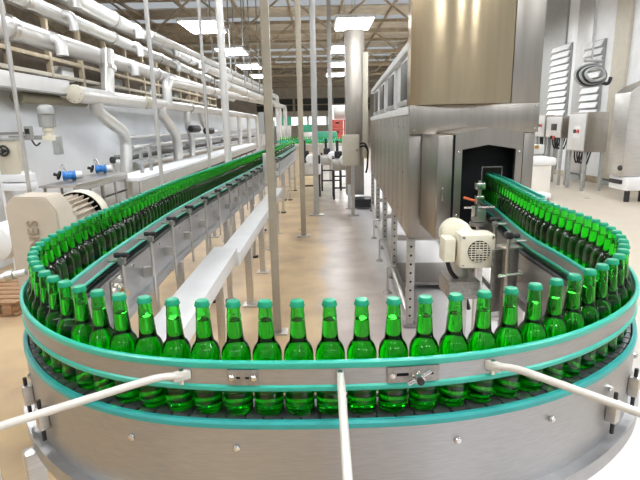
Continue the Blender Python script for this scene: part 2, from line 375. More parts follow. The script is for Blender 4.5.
# guide rail support arms reaching out from the front rail to posts in front
def arm(px, tip_px, label):
    p, n_, s = on_rail(px, 372); a = Vector((p.x, p.y, ZB+0.100)); o = Vector((n_.x, n_.y, 0))
    bq = atz(tip_px[0], tip_px[1], ZB+0.097); dr = (bq-a); dr.z = 0; dr.normalize(); e = a+dr*0.42; e.z = ZB+0.088
    t = thing('rail_support_arm', label, 'support arm', (e.x, e.y, 0))
    MB().tube([a+o*0.010, a+o*0.010+dr*0.045+Vector((0, 0, 0.010)), e], 0.0075, seg=14, bend=0.03).build('arm_tube', 'arm_paint', t)
    MB().box(a+o*0.009, (0.036, 0.014, 0.020), 0.005, rz=math.atan2(dr.y, dr.x)).build('clevis', 'arm_paint', t)
    MB().cyl(a+o*0.009+Vector((0, 0, -0.018)), a+o*0.009+Vector((0, 0, 0.012)), 0.005, seg=10).build('pivot_pin', 'steel_bolt', t)
    MB().cyl((e.x, e.y, 0), (e.x, e.y, ZB+0.12), 0.02, seg=16).build('post', 'steel', t)
    MB().cyl((e.x, e.y, 0), (e.x, e.y, 0.012), 0.06, seg=20).build('base_plate', 'steel', t)
arm(184, (75, 404), 'white support arm on the beige drive side of the two screw splice plate')
arm(341, (342, 402), 'white support arm between the splice plate and the slotted clamp on the front rail')
arm(490, (610, 403), 'white support arm beside the slotted clamp towards the cream motor side')

# rail support posts on the inner side of both legs
def bracket(s):
    p, n_ = pt(s), nrm(s); q = p-n_*0.108; r_ = p-n_*0.049
    br = MB().cyl((q.x, q.y, 0.70), (q.x, q.y, ZB+0.075), 0.0075, seg=10).build('rail_bracket', 'steel', cv)
    MB().cyl((q.x, q.y, ZB+0.048), (r_.x, r_.y, ZB+0.048), 0.006, seg=8).build('rail_pin', 'steel', br)
    dv = Vector((n_.x, n_.y, 0)); kc = Vector((q.x, q.y, ZB+0.072))
    MB().lathe([(0, -0.030), (0.010, -0.028), (0.012, -0.015), (0.009, 0.0), (0.012, 0.015), (0.010, 0.028), (0, 0.030)], kc, dv, 12).build('knob', 'black_rubber', br)
    MB().box((q.x, q.y, ZB+0.045), (0.028, 0.028, 0.026), 0.003, rz=math.atan2(n_.y, n_.x)).build('clamp_block', 'steel_plate', br)
    w_ = p-n_*0.085
    MB().box((w_.x, w_.y, 0.88), (0.05, 0.035, 0.05), 0.003, rz=math.atan2(n_.y, n_.x)).build('foot_block', 'steel', br)
sb = s_near(-0.93, 1.92)
for k in range(16): 
    s = sb-0.08-0.42*k
    if s > 0.5: bracket(s)
bracket(s_near(0.70, 1.17)); bracket(s_near(0.985, 2.2)); bracket(s_near(1.04, 2.6))
# bearing plates, bolts and bent hand bar on the inner side plate
def side_point(s, z, off=-0.0625): p, n_ = pt(s), nrm(s); return Vector((p.x+n_.x*off, p.y+n_.y*off, z)), Vector((-n_.x, -n_.y, 0))
v, d = side_point(s_near(-0.935, 2.02), 0.90)
bp_ = MB().box(v+d*0.004, (0.12, 0.008, 0.14), 0.003, rz=math.atan2(d.y, d.x)+math.pi/2).build('bearing_plate', 'steel', cv)
MB().lathe([(0.045, 0), (0.045, 0.012), (0.034, 0.020), (0.03, 0.020), (0.03, 0.012), (0, 0.012)], v+d*0.008, d, 20).build('bearing_housing', 'steel_bolt', bp_)
MB().lathe([(0.022, 0), (0.022, 0.022), (0.012, 0.03), (0, 0.03)], v+d*0.02, d, 16).build('shaft_end', 'yellow_brass', bp_)
for sx in (-1, 1):
    for sz in (-1, 1):
        tq = Vector((-d.y, d.x, 0)); MB().lathe([(0.009, 0), (0.009, 0.006), (0, 0.008)], v+d*0.008+tq*sx*0.047+Vector((0, 0, sz*0.056)), d, 8).build('bolt', 'steel_bolt', bp_)
for k in range(22):
    s = S_FRONT0+0.3-0.22*k
    if s > 0.2:
        v, d = side_point(s, 0.955 if k % 2 else 0.84); MB().lathe([(0.008, 0), (0.008, 0.005), (0.004, 0.007), (0, 0.007)], v, d, 8).build('bolt', 'steel_bolt', cv)
for k in range(13):
    s = S_FRONT0+0.25+(S_FRONT1-S_FRONT0-0.5)*k/12; p, n_ = pt(s), nrm(s); v = Vector((p.x+n_.x*0.0535, p.y+n_.y*0.0535, 0.945)); d = Vector((n_.x, n_.y, 0))
    MB().lathe([(0.008, 0), (0.008, 0.005), (0.005, 0.008), (0, 0.008)], v, d, 10).build('bolt', 'steel_bolt', cv)
for px in (0.30, 0.62):   # adjuster lugs low on the outer plate near both ends of the front curve
    for sg in (-1, 1):
        s = s_near(sg*(0.5+px*0.5), 1.1+0.2*px); p, n_ = pt(s), nrm(s); d = Vector((n_.x, n_.y, 0)); v = Vector((p.x, p.y, 0.885))+d*0.0535
        lg = MB().box(v+d*0.012, (0.03, 0.024, 0.055), 0.004, rz=math.atan2(d.y, d.x)+math.pi/2).build('adjuster_lug', 'steel', cv)
        MB().cyl(v+d*0.014+Vector((0, 0, -0.06)), v+d*0.014+Vector((0, 0, 0.05)), 0.005, seg=8).build('adjuster_screw', 'black_rubber', lg)
# neck guide above the outer row near the tunnel
ng = seg_path(s_near(0.985, 2.25), S_TUN+0.1)
MB().sweep(ng, [(0.022, ZB+0.232), (0.032, ZB+0.232), (0.034, ZB+0.238), (0.032, ZB+0.247), (0.022, ZB+0.247)]).build('neck_guide', 'teal_plastic', cv)

# ------------------------------------------------------------------ bottles
R = 0.0308
prof = [(0, 0.004), (0.018, 0.003), (0.026, 0.0), (0.0295, 0.002), (R, 0.007), (R, 0.116), (0.0305, 0.125), (0.0295, 0.133), (0.0274, 0.140), (0.0243, 0.146), (0.0208, 0.1505), (0.0186, 0.155),
        (0.0174, 0.163), (0.0162, 0.180), (0.0148, 0.198), (0.0143, 0.203), (0.0150, 0.206), (0.0143, 0.210), (0.0132, 0.222), (0.0135, 0.232), (0.0120, 0.2365), (0, 0.2365)]
cav = [(0, 0.199), (0.0132, 0.199), (0.0133, 0.206), (0.0128, 0.211), (0.0120, 0.222), (0.0118, 0.234), (0, 0.234)]
mb = MB(); mb.lathe(prof, seg=22); mb.lathe(cav, seg=14, flip=True)
bottle = mb.build('beer_bottle', 'green_glass', origin=(0, 0, 0), fix=False, smooth=60)
# crown cap with fluted skirt
mb = MB(); seg = 42; rings = []
for (r_, z, fl) in [(0.0145, 0.2285, 0.0009), (0.0148, 0.230, 0.0008), (0.0140, 0.2345, 0.0003), (0.0134, 0.2375, 0), (0.0120, 0.2400, 0), (0.0060, 0.2408, 0)]:
    rings.append([mb.bm.verts.new(((r_+(fl if i % 2 else -fl))*math.cos(2*math.pi*i/seg), (r_+(fl if i % 2 else -fl))*math.sin(2*math.pi*i/seg), z)) for i in range(seg)])
for a, b_ in zip(rings, rings[1:]):
    for i in range(seg): mb.bm.faces.new((a[i], a[(i+1) % seg], b_[(i+1) % seg], b_[i]))
mb.bm.faces.new(rings[-1]); mb.bm.faces.new(rings[0][::-1])
cap = mb.build('crown_cap', 'cap_teal', bottle, origin=(0, 0, 0), smooth=50)
SHIFT = 0.0112; spots = []; s = s_near(0, 0.945)+SHIFT; k = 0
while s < S_TUN+0.10:
    spots.append(s); s += 0.0645
s = s_near(0, 0.945)+SHIFT-0.0645; k = 0
while s > 0.05:
    spots.append(s); k += 1
    on_left = s < S_FRONT0+0.25
    s -= (0.0628 if k % 2 else 0.0700) if on_left and s > S_FRONT0-0.8 else 0.0645
def ordinal(n):
    w_ = ['zeroth', 'first', 'second', 'third', 'fourth', 'fifth', 'sixth', 'seventh', 'eighth', 'ninth', 'tenth', 'eleventh', 'twelfth']
    return w_[n] if n < len(w_) else str(n)+('th' if 10 <= n % 100 <= 20 else {1: 'st', 2: 'nd', 3: 'rd'}.get(n % 10, 'th'))
spots.sort(); s_pl = on_rail(243, 376)[2]; ip = min(range(len(spots)), key=lambda i: abs(spots[i]-s_pl))
iL = min(i for i in range(len(spots)) if spots[i] > S_FRONT0); iR = max(i for i in range(len(spots)) if spots[i] < S_FRONT1); nT = max(i for i in range(len(spots)) if spots[i] < S_TUN)
for i, s in enumerate(spots):
    if i == 0: bo, cp = bottle, cap
    else:
        bo = bottle.copy(); cp = cap.copy(); COL.objects.link(bo); COL.objects.link(cp); cp.parent = bo
    p = pt(s); bo.location = (p.x, p.y, ZB+0.0005); bo.rotation_euler.z = random.uniform(0, 6.28); bo['category'] = 'bottle'
    if i < iL:
        k = iL-i; bo['group'] = 'bottles on the run beside the pipes'
        bo['label'] = ('green beer bottle with teal cap, %s past the beige drive on the pipe-side run' % ordinal(k)) if k <= 45 else 'small far green beer bottle near the end of the pipe-side conveyor run'
    elif i > iR:
        bo['group'] = 'bottles on the run to the tunnel'
        bo['label'] = ('green beer bottle with teal cap, %s in line from the dark tunnel opening' % ordinal(nT-i+1)) if i <= nT else 'green beer bottle inside the dark tunnel entry'
    else:
        bo['group'] = 'bottles on the front bend'; k = i-ip
        bo['label'] = 'green beer bottle with teal cap right behind the two screw splice plate' if k == 0 else 'green beer bottle with teal cap, %s from the splice plate towards the %s side' % (ordinal(abs(k)), 'tunnel' if k > 0 else 'beige drive')

# ------------------------------------------------------------------ white cable trays beside the pipe-side run
t = thing('cable_duct', 'shorter white cable duct close to the bend, sitting slightly higher than the next', 'duct', (-0.72, 2.7, 0))
MB().box((-0.705, 2.75, 0.65), (0.165, 1.80, 0.10), 0.003).build('duct_body', 'white_paint', t)
MB().box((-0.705, 2.75, 0.703), (0.18, 1.79, 0.006), 0.002).build('duct_lid', 'white_paint', t)
for yy in (2.1, 3.3): MB().box((-0.705, yy, 0.3), (0.05, 0.05, 0.60), 0.003).build('leg', 'steel', t)
t = thing('cable_duct', 'long white cable duct carried on grey posts beyond the first duct', 'duct', (-0.68, 6.6, 0))
MB().box((-0.662, 5.66, 0.60), (0.15, 4.0, 0.10), 0.003, rz=-0.014).build('duct_body', 'white_paint', t)
MB().box((-0.662, 5.66, 0.653), (0.165, 4.0, 0.006), 0.002, rz=-0.014).build('duct_lid', 'white_paint', t)
for yy in (4.3, 5.34, 6.4, 7.4):
    lg = MB().box((-0.64, yy, 0.275), (0.06, 0.06, 0.55), 0.003).build('leg', 'steel', t); MB().box((-0.64, yy, 0.006), (0.13, 0.13, 0.012), 0.002).build('base_plate', 'steel', lg)
    MB().cyl((-0.64, yy, 0.12), (-0.64, yy+0.3, 0.54), 0.014, seg=8).build('brace', 'steel', lg)

# ------------------------------------------------------------------ floor to roof posts
def post(x, y, wd, h, material, label, rnd=False, plate=True, z0=0):
    t = thing('post', label, 'post', (x, y, z0))
    (MB().cyl((x, y, z0), (x, y, h), wd/2, seg=16) if rnd else MB().box((x, y, (h+z0)/2), (wd, wd, h-z0), 0.004)).build('shaft', material, t)
    if plate: MB().box((x, y, 0.008), (wd*2.6, wd*2.2, 0.016), 0.003).build('base_plate', 'steel', t)
    return t
t = post(-0.345, 3.66, 0.058, 6.0, 'post_beige', 'beige square post standing in the aisle beside the cable duct')
MB().box((-0.395, 3.66, 1.60), (0.04, 0.09, 0.15), 0.004).build('junction_box', 'grey_paint', t)
MB().box((-0.385, 3.66, 1.28), (0.03, 0.05, 0.22), 0.004).build('bracket', 'steel', t)
post(-0.235, 7.15, 0.072, 6.0, 'post_beige', 'beige square post on a wide base plate in the middle of the aisle')
post(-0.05, 8.9, 0.10, 6.0, 'post_grey', 'pale grey square post behind the two beige aisle posts')
post(0.36, 14.5, 0.11, 6.0, 'post_grey', 'thin pale grey post far down the aisle before the red crates')
post(-2.607, 4.5, 0.035, 6.0, 'post_grey', 'thin round grey conduit post in front of the wall valve box', True)
post(-1.72, 5.5, 0.045, 6.0, 'post_grey', 'slim grey round post crossing in front of the thick pipe header', True)
post(-1.55, 7.2, 0.045, 6.0, 'post_grey', 'thin grey round post beside the thick white column', True)
post(-1.245, 7.0, 0.10, 6.0, 'pipe_paint', 'thick white round column rising behind the bottles before the pipe droppers', True)

# ------------------------------------------------------------------ pipes along the partition
def pipe_thing(label, base, group=None): return thing('pipe_run', label, 'pipe', base, group)
def flange(t, p, d, r, name='end_cap', m_='beige_paint'):
    d = Vector(d).normalized(); f_ = MB().lathe([(0, -0.02), (r*0.9, -0.02), (r*1.0, -0.012), (r*1.0, 0.03), (0, 0.03)], p, d, 22).build(name, m_, t)
    x, y_, _ = frame(d)
    for i in range(8):
        a = i*math.pi/4; q = Vector(p)-d*0.02+(x*math.cos(a)+y_*math.sin(a))*r*0.78; MB().lathe([(0.008, 0.004), (0.008, -0.008), (0, -0.010)], q, d, 6).build('bolt', 'steel_bolt', f_)
X1 = -3.30
t = pipe_thing('thick white pipe header with a capped end and a swan neck branch', (X1, 7.1, 2.06))
MB().cyl((X1, 7.1, 2.06), (X1, 9.75, 2.06), 0.115, seg=24).build('header', 'pipe_paint', t); flange(t, (X1, 7.1, 2.06), (0, 1, 0), 0.125)
MB().tube([atx(96, 103, X1), atx(97, 111, X1), atx(122, 131, X1), atx(126, 141, X1), atx(127, 205, X1)], 0.10, 20, 0.28).build('branch', 'pipe_paint', t)
MB().cyl(atx(108, 97, X1), atx(107, 50, X1), 0.10, seg=20).build('riser', 'pipe_paint', t)
MB().cyl(atx(108, 70, X1), atx(108, 66, X1), 0.13, seg=20).build('collar', 'steel', t)
t = pipe_thing('olive coloured short pipe joining the white tray to the first capped header', (-3.4, 6.2, 1.95))
MB().cyl((-3.62, 6.3, 1.985), (-3.55, 7.9, 1.985), 0.07, seg=18).build('pipe', 'olive_paint', t)
MB().cyl((-3.62, 6.28, 1.985), (-3.618, 6.34, 1.985), 0.085, seg=18).build('flange', 'olive_paint', t)
X2 = -3.22
t = pipe_thing('second white pipe header starting behind the slim grey post with many droppers', (X2, 9.8, 2.06))
MB().cyl((X2, 9.8, 2.06), (X2, 26, 2.06), 0.105, seg=24).build('header', 'pipe_paint', t); flange(t, (X2, 9.8, 2.06), (0, 1, 0), 0.118)
for a in [[(161, 106), (161, 113), (175, 133), (178, 145), (179, 185)], [(187, 107), (187, 124), (192, 138), (193, 178)], [(199, 108), (202, 122), (209, 132), (211, 172)]]:
    MB().tube([atx(px, py, X2) for px, py in a], 0.105 if a[0][0] < 170 else 0.075, 18, 0.3).build('dropper', 'pipe_paint', t)
for px in (219, 234, 244, 253, 259):
    q = atx(px, 112.5, X2); MB().tube([(X2, q.y-0.6, 2.06), (X2+0.18, q.y-0.2, 2.06), (X2+0.18, q.y, 1.85), (X2+0.18, q.y, 0.5)], 0.085, 16, 0.3).build('dropper', 'pipe_paint', t)
MB().lathe([(0.12, -0.05), (0.135, -0.05), (0.135, 0.05), (0.12, 0.05)], (X2, 13.0, 2.06), (0, 1, 0), 20).build('coupling', 'steel', t)
# upper pipes running towards the middle of the hall
def upper(a, b_, z, r, down, label, riser=None):
    p, q = atz(*a, z), atz(*b_, z); d = (q-p).normalized()
    t = pipe_thing(label, tuple(p)); pts = [p, q, q+Vector((0, 0, -2.2))] if down else [p, q]
    if riser: pts = [p+Vector((0, 0, riser))]+pts
    MB().tube(pts, r, 18, 0.35).build('pipe', 'pipe_paint', t)
    for k in (0.2, 0.45, 0.75):
        c = p.lerp(q, k); MB().lathe([(r, -0.04), (r*1.15, -0.04), (r*1.15, 0.04), (r, 0.04)], c, d, 18).build('coupling', 'steel', t)
        MB().cyl(c+d*0.3+Vector((0, 0, r)), (c.x+d.x*0.3, c.y+d.y*0.3, 6.05), 0.02, seg=6).build('hanger_rod', 'grey_paint', t)
upper((166, 81), (285, 107), 2.55, 0.10, True, 'white overhead pipe rising from the second header and bending down at its far end', riser=-0.5)
upper((226, 85), (279, 105), 2.60, 0.11, True, 'white overhead pipe behind the thick white column with a downward elbow', None)
upper((205, 68), (277, 97), 3.0, 0.10, True, 'upper white overhead pipe above the pair of elbowed pipes', None)
upper((150, 34), (272, 91), 3.3, 0.07, False, 'slim white overhead pipe highest of the sloping group', None)
for k, (z, X, r) in enumerate([(2.75, -3.57, 0.13), (3.15, -3.6, 0.10), (3.55, -3.75, 0.14)]):
    lab = ['thick white pipe lowest above the wall tray', 'medium white pipe between two thick overhead pipes', 'thick white pipe highest above the partition wall'][k]
    t = pipe_thing(lab, (X, 4.5, z)); MB().cyl((X, 4.5, z), (X, 22-k*3, z), r, seg=20).build('pipe', 'pipe_paint', t)
    for i in range(5):
        yy = 6.2+i*2.7+k*0.5; MB().lathe([(r, -0.05), (r*1.18, -0.05), (r*1.18, 0.05), (r, 0.05)], (X, yy, z), (0, 1, 0), 20).build('coupling', 'steel', t)
        MB().tube([(X, yy+0.8, z), (X+0.22, yy+0.8, z), (X+0.22, yy+0.8, z-0.21), ], r*0.6, 14, 0.15).build('branch', 'pipe_paint', t)
# smaller pipes low on the partition
for k, (z, r, lab) in enumerate([(1.42, 0.035, 'upper slim grey pipe clipped low along the white partition'), (1.22, 0.05, 'lower grey pipe clipped along the white partition'), (0.86, 0.06, 'lowest thick grey pipe above the ledge at the partition foot')]):
    t = pipe_thing(lab, (-3.6, 9.0, z)); MB().cyl((-3.62, 9.6+k*0.3, z), (-3.62, 30, z), r, seg=12).build('pipe', 'pipe_paint', t)
    for i in range(8): MB().box((-3.7, 10.2+i*2.3, z), (0.16, 0.05, r*2.3), 0.004).build('clip', 'grey_paint', t)
t = pipe_thing('dark conduit fixed along the partition between the white pipes', (-3.45, 8.5, 1.08)); MB().cyl((-3.50, 8.6, 1.06), (-3.50, 28, 1.06), 0.045, seg=12).build('pipe', 'black_rubber', t)
for i in range(7): MB().box((-3.62, 9.4+i*2.6, 1.06), (0.31, 0.05, 0.11), 0.004).build('clip', 'grey_paint', t)
for k, (px, py, lab) in enumerate([(190, 129, 'black actuator clamped to the first slim dropper beside the swan neck dropper'), (205, 131, 'black actuator clamped to the second slim dropper')]):
    c = atx(px, py, X2+0.06); t = thing('actuator', lab, 'actuator', tuple(c-Vector((0, 0, 0.1))))
    MB().lathe([(0, -0.22), (0.07, -0.22), (0.09, -0.18), (0.09, 0.18), (0.07, 0.22), (0, 0.22)], c+Vector((0.11, 0, 0)), (0.25, 1, 0), 16).build('actuator_body', 'black_rubber', t)
    MB().box(c+Vector((0.03, 0, 0)), (0.10, 0.12, 0.12), 0.008).build('clamp', 'grey_paint', t)
# white tray on top of the partition
t = thing('wall_tray', 'white metal tray running along the top of the partition', 'tray', (-3.6, 5, 2.06))
MB().box((-3.55, 5.6, 2.15), (0.30, 3.2, 0.17), 0.006).build('tray_body', 'white_paint', t)
MB().box((-3.55, 5.6, 2.055), (0.32, 3.2, 0.02), 0.003).build('tray_lip', 'grey_paint', t)
# tan pipe rack behind the partition
t = thing('steel_rack', 'tan steel rack of beams and uprights behind the partition', 'rack', (-5.2, 6, 0))
for i in range(16):
    yy = 6+i*1.3; MB().box((-5.0, yy, 1.9), (0.09, 0.09, 3.8), 0.004).build('upright', 'tan_steel', t)
for z in (2.35, 2.6, 2.9, 3.25, 3.7): MB().box((-5.0, 15.7, z), (0.08, 19.6, 0.07), 0.004).build('beam', 'tan_steel' if z != 2.6 else 'beige_paint', t)
MB().box((-5.6, 15.7, 1.6), (0.05, 19.6, 3.2)).build('back_sheet', 'brown_dark', t, smooth=0)
for i in range(22):
    yy = 6.3+i*0.9; MB().box((-5.25, yy, 2.2+0.25*(i % 3)), (0.3, 0.5, 0.28), 0.01).build('cable_box', random.choice(['beige_paint', 'white_paint', 'tan_steel', 'grey_paint']), t)

# ------------------------------------------------------------------ things on and before the partition
XW = -3.79
t = thing('wall_motor', 'grey pump motor with domed cover hung on the white partition', 'motor', tuple(aty(46, 150, 6.3)))
c = aty(46, 113, 6.3); MB().lathe([(0, 0.10), (0.05, 0.095), (0.085, 0.07), (0.10, 0.03), (0.10, -0.01), (0.092, -0.02), (0, -0.02)], c, (0, 0, 1), 20).build('dome_cover', 'grey_paint', t)
MB().cyl(c+Vector((0, 0, -0.02)), c+Vector((0, 0, -0.17)), 0.085, seg=20).build('motor_body', 'grey_paint', t)
for i in range(14):
    a = i*2*math.pi/14; MB().box(c+Vector((math.cos(a)*0.088, math.sin(a)*0.088, -0.095)), (0.014, 0.006, 0.14), rz=a).build('fin', 'grey_paint', t, smooth=0)
c2 = c+Vector((0, 0, -0.19)); MB().lathe([(0.06, 0.02), (0.07, 0.0), (0.07, -0.02), (0.05, -0.04), (0.05, -0.08), (0, -0.08)], c2, (0, 0, 1), 16).build('coupling', 'cream_paint', t)
MB().box(c2+Vector((0.02, 0, -0.11)), (0.16, 0.12, 0.06), 0.008).build('gear_housing', 'cream_paint', t)
MB().box(c2+Vector((0.09, 0, -0.20)), (0.08, 0.10, 0.22), 0.008).build('outlet', 'grey_paint', t)
MB().box((XW+0.22, c.y, c2.z-0.10), (0.55, 0.05, 0.05), 0.004).build('wall_bracket', 'grey_paint', t)
t = thing('wall_panel_box', 'dark grey switch box on the partition beside the hung motor', 'switch box', (XW, 5.9, 1.5))
c = aty(29, 133, 6.1); MB().box(c, (0.08, 0.06, 0.16), 0.006).build('box_body', 'grey_paint', t); MB().box(c+Vector((0, -0.035, 0.02)), (0.05, 0.012, 0.06), 0.003).build('switch_cover', 'black_rubber', t)
MB().box((( c.x+XW)/2, c.y, c.z), (abs(c.x-XW)+0.02, 0.03, 0.03)).build('mounting_arm', 'grey_paint', t)
MB().tube([c+Vector((0.02, 0, -0.08)), c+Vector((0.06, 0, -0.16)), aty(40, 143, 6.2)], 0.01, 8, 0.05).build('cable', 'black_rubber', t)
t = thing('valve_cabinet', 'grey steel cabinet with a black handwheel before the partition', 'cabinet', (-3.2, 5.4, 0))
c = aty(13, 157, 5.4); MB().box(c, (0.21, 0.16, 0.36), 0.006).build('cabinet_body', 'beige_paint', t)
MB().box(c+Vector((0, 0, 0.185)), (0.22, 0.18, 0.03), 0.004).build('lid', 'grey_paint', t)
hw = c+Vector((-0.03, -0.10, 0.07))
pts = [hw+Vector((math.cos(a)*0.05, 0, math.sin(a)*0.05)) for a in [2*math.pi*i/20 for i in range(21)]]
h_ = MB().tube(pts, 0.011, 8, caps=False).build('handwheel', 'black_rubber', t)
for i in range(3):
    a = i*2.094; MB().cyl(hw, hw+Vector((math.cos(a)*0.05, 0, math.sin(a)*0.05)), 0.008, seg=6).build('spoke', 'black_rubber', h_)
MB().cyl(hw+Vector((0, -0.015, 0)), hw+Vector((0, 0.06, 0)), 0.018, seg=10).build('hub', 'black_rubber', h_)
MB().box(c+Vector((0.03, 0, -0.22)), (0.26, 0.2, 0.08), 0.006).build('drawer_upper', 'wall_paint', t); MB().box(c+Vector((0.03, 0, -0.31)), (0.27, 0.2, 0.08), 0.006).build('drawer_lower', 'wall_paint', t)
for sx in (-1, 1): MB().box((c.x+sx*0.12, c.y, (c.z-0.15)/2), (0.03, 0.15, c.z-0.15+0.0), 0.003).build('upright', 'white_paint', t)
# ledge / trough along the partition foot
t = thing('pipe_trough', 'white steel trough on legs along the partition foot below the pipes', 'trough', (-2.9, 12, 0))
MB().box((-2.85, 14.3, 0.86), (0.5, 14, 0.05), 0.004).build('trough_top', 'wall_paint', t); MB().box((-2.6, 14.3, 0.75), (0.03, 14, 0.16), 0.004).build('trough_side', 'post_grey', t)
MB().box((-2.62, 14.3, 0.63), (0.06, 14, 0.05), 0.004).build('lower_rail', 'black_rubber', t)
for i in range(9): MB().box((-2.7, 7.6+i*1.65, 0.42), (0.05, 0.05, 0.84), 0.003).build('leg', 'grey_paint', t)
t = thing('valve_bench', 'grey steel bench carrying the blue valves before the partition', 'bench', (-2.95, 6.5, 0))
MB().box((-2.98, 6.5, 0.955), (0.42, 1.6, 0.03), 0.004).build('bench_top', 'steel', t); MB().box((-2.79, 6.5, 0.91), (0.03, 1.6, 0.06), 0.003).build('front_rail', 'grey_paint', t)
for i in range(5):
    for xx in (-2.8, -3.15): MB().cyl((xx, 5.75+i*0.375, 0), (xx, 5.75+i*0.375, 0.94), 0.016, seg=8).build('leg', 'grey_paint', t)
for z in (0.45, 0.72): MB().cyl((-2.8, 5.72, z), (-2.8, 7.28, z), 0.014, seg=8).build('stretcher', 'black_rubber', t)
def valve(px, py, Y, label):
    c = aty(px, py, Y); c.z = 1.04; t = thing('blue_valve', label, 'valve', (c.x, c.y, 0.97))
    MB().lathe([(0.03, -0.075), (0.062, -0.07), (0.062, -0.055), (0.05, -0.045), (0.05, 0.045), (0.062, 0.055), (0.062, 0.07), (0.03, 0.075)], c, (1, 0.35, 0), 18).build('actuator', 'blue_paint', t)
    for k in (-1, 0, 1): MB().lathe([(0.05, -0.006), (0.056, -0.004), (0.056, 0.004), (0.05, 0.006)], c+Vector((1, 0.35, 0)).normalized()*k*0.022, (1, 0.35, 0), 18).build('rib', 'blue_paint', t)
    MB().box(c+Vector((0, 0, -0.055)), (0.09, 0.08, 0.03), 0.004).build('foot', 'grey_paint', t)
    MB().lathe([(0.055, 0), (0.055, 0.02), (0.02, 0.025), (0.02, 0.07), (0, 0.07)], c+Vector((-0.10, -0.03, 0.005)), (-1, -0.2, 0.3), 14).build('black_flange', 'black_rubber', t)
    MB().lathe([(0.05, 0), (0.045, 0.06), (0.03, 0.07), (0, 0.07)], c+Vector((0.075, 0.028, 0.0)), (1, 0.35, 0.1), 14).build('white_cover', 'white_paint', t)
    MB().tube([c+Vector((-0.05, 0, 0.06)), c+Vector((-0.09, 0, 0.12)), c+Vector((-0.05, 0, 0.14)), c+Vector((-0.02, 0.0, 0.05))], 0.012, 8, 0.03).build('lever', 'steel', t)
valve(69, 173, 6.15, 'blue valve with white cover on the bench, beside the valve cabinet'); valve(101, 169, 7.1, 'blue valve with white cover on the bench, beside the swan neck pipe')
t = thing('black_valve', 'small black valve with white knob on a thin stem beside the swan neck pipe', 'valve', (-2.95, 7.75, 0.95))
c = aty(113, 160, 7.75); MB().lathe([(0, -0.05), (0.035, -0.05), (0.05, -0.02), (0.05, 0.02), (0.03, 0.05), (0, 0.05)], c, (0, 0, 1), 14).build('body', 'black_rubber', t)
MB().cyl((c.x, c.y, 0.955), c, 0.016, seg=8).build('stem', 'grey_paint', t); MB().lathe([(0, 0), (0.03, 0.0), (0.03, 0.05), (0, 0.055)], c+Vector((0.05, 0, -0.02)), (1, 0, 0), 12).build('white_knob', 'white_paint', t)
MB().cyl((c.x, c.y, 0.955), (c.x, c.y, 0.965), 0.04, seg=12).build('base', 'grey_paint', t)
for k, (px, py) in enumerate([(141, 158), (150, 155)]):
    c = atx(px, py, -2.85); t = thing('trough_valve', ['grey lever valve standing on the white trough nearer the bench', 'grey lever valve standing on the white trough, the taller one'][k], 'valve', (c.x, c.y, 0.885))
    hh = 1.22+0.08*k; MB().cyl((c.x, c.y, 0.885), (c.x, c.y, hh), 0.03, seg=12).build('stem', 'grey_paint', t)
    MB().lathe([(0.03, 0), (0.08, 0.02), (0.08, 0.06), (0.03, 0.08)], (c.x, c.y, 1.02), (0, 0, 1), 14).build('bonnet', 'grey_paint', t); MB().box((c.x, c.y, hh), (0.26, 0.05, 0.04), 0.006, ry=-0.3).build('lever', 'grey_paint', t)

# ------------------------------------------------------------------ JONES drive beside the conveyor
gx, gy = -1.118, 1.92
t = thing('conveyor_drive', 'beige gear drive with raised lettering and finned motor beside the pipe-side bottles', 'gear motor', (gx, gy, 0.8))
# gear case face: octagonal top plate facing the camera
face = [(-0.093, 0.85), (0.093, 0.85), (0.097, 1.27), (0.058, 1.33), (-0.065, 1.335), (-0.095, 1.30)]
RZ = 0.08
Xf = Matrix.Translation((gx, gy, 0)) @ Matrix.Rotation(RZ, 4, 'Z') @ Matrix.Rotation(0.0, 4, 'X')
mb = MB().prism(face, Xf, 0.15)
bmesh.ops.bevel(mb.bm, geom=[e for e in mb.bm.edges], offset=0.006, segments=2, affect='EDGES'); mb.build('gear_case', 'drive_paint', t)
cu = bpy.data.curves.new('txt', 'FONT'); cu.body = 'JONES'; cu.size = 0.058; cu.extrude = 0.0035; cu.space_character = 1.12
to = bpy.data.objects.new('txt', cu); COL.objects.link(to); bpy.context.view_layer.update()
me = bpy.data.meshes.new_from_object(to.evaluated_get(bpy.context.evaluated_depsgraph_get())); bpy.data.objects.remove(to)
me.materials.append(M['letter_shade']); lt = bpy.data.objects.new('lettering', me); COL.objects.link(lt); lt.parent = t
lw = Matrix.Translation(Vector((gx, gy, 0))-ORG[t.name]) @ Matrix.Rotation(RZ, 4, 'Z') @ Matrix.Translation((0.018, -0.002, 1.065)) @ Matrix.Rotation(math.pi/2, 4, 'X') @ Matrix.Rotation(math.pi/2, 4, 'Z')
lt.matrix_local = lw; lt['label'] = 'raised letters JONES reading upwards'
ax = (Matrix.Rotation(RZ, 4, 'Z') @ Vector((-0.03, 1, 0.0))).normalized(); m0 = Vector((gx-0.005, gy+0.12, 1.175))
MB().cyl(m0, m0+ax*0.13, 0.085, seg=26).build('motor_flange', 'drive_paint', t)
mo = MB().cyl(m0+ax*0.10, m0+ax*0.34, 0.085, seg=26).build('motor_body', 'drive_paint', t)
xx, yy_, _ = frame(ax)
for i in range(26):
    a = i*2*math.pi/26; dd = xx*math.cos(a)+yy_*math.sin(a); q = m0+ax*0.23+dd*0.095
    mb = MB(); tv = ax.cross(dd); X = Matrix(((ax.x, tv.x, dd.x, q.x), (ax.y, tv.y, dd.y, q.y), (ax.z, tv.z, dd.z, q.z), (0, 0, 0, 1))); mb.box((0, 0, 0), (0.20, 0.005, 0.03), X=X); mb.build('cooling_fin', 'drive_paint', mo, smooth=0)
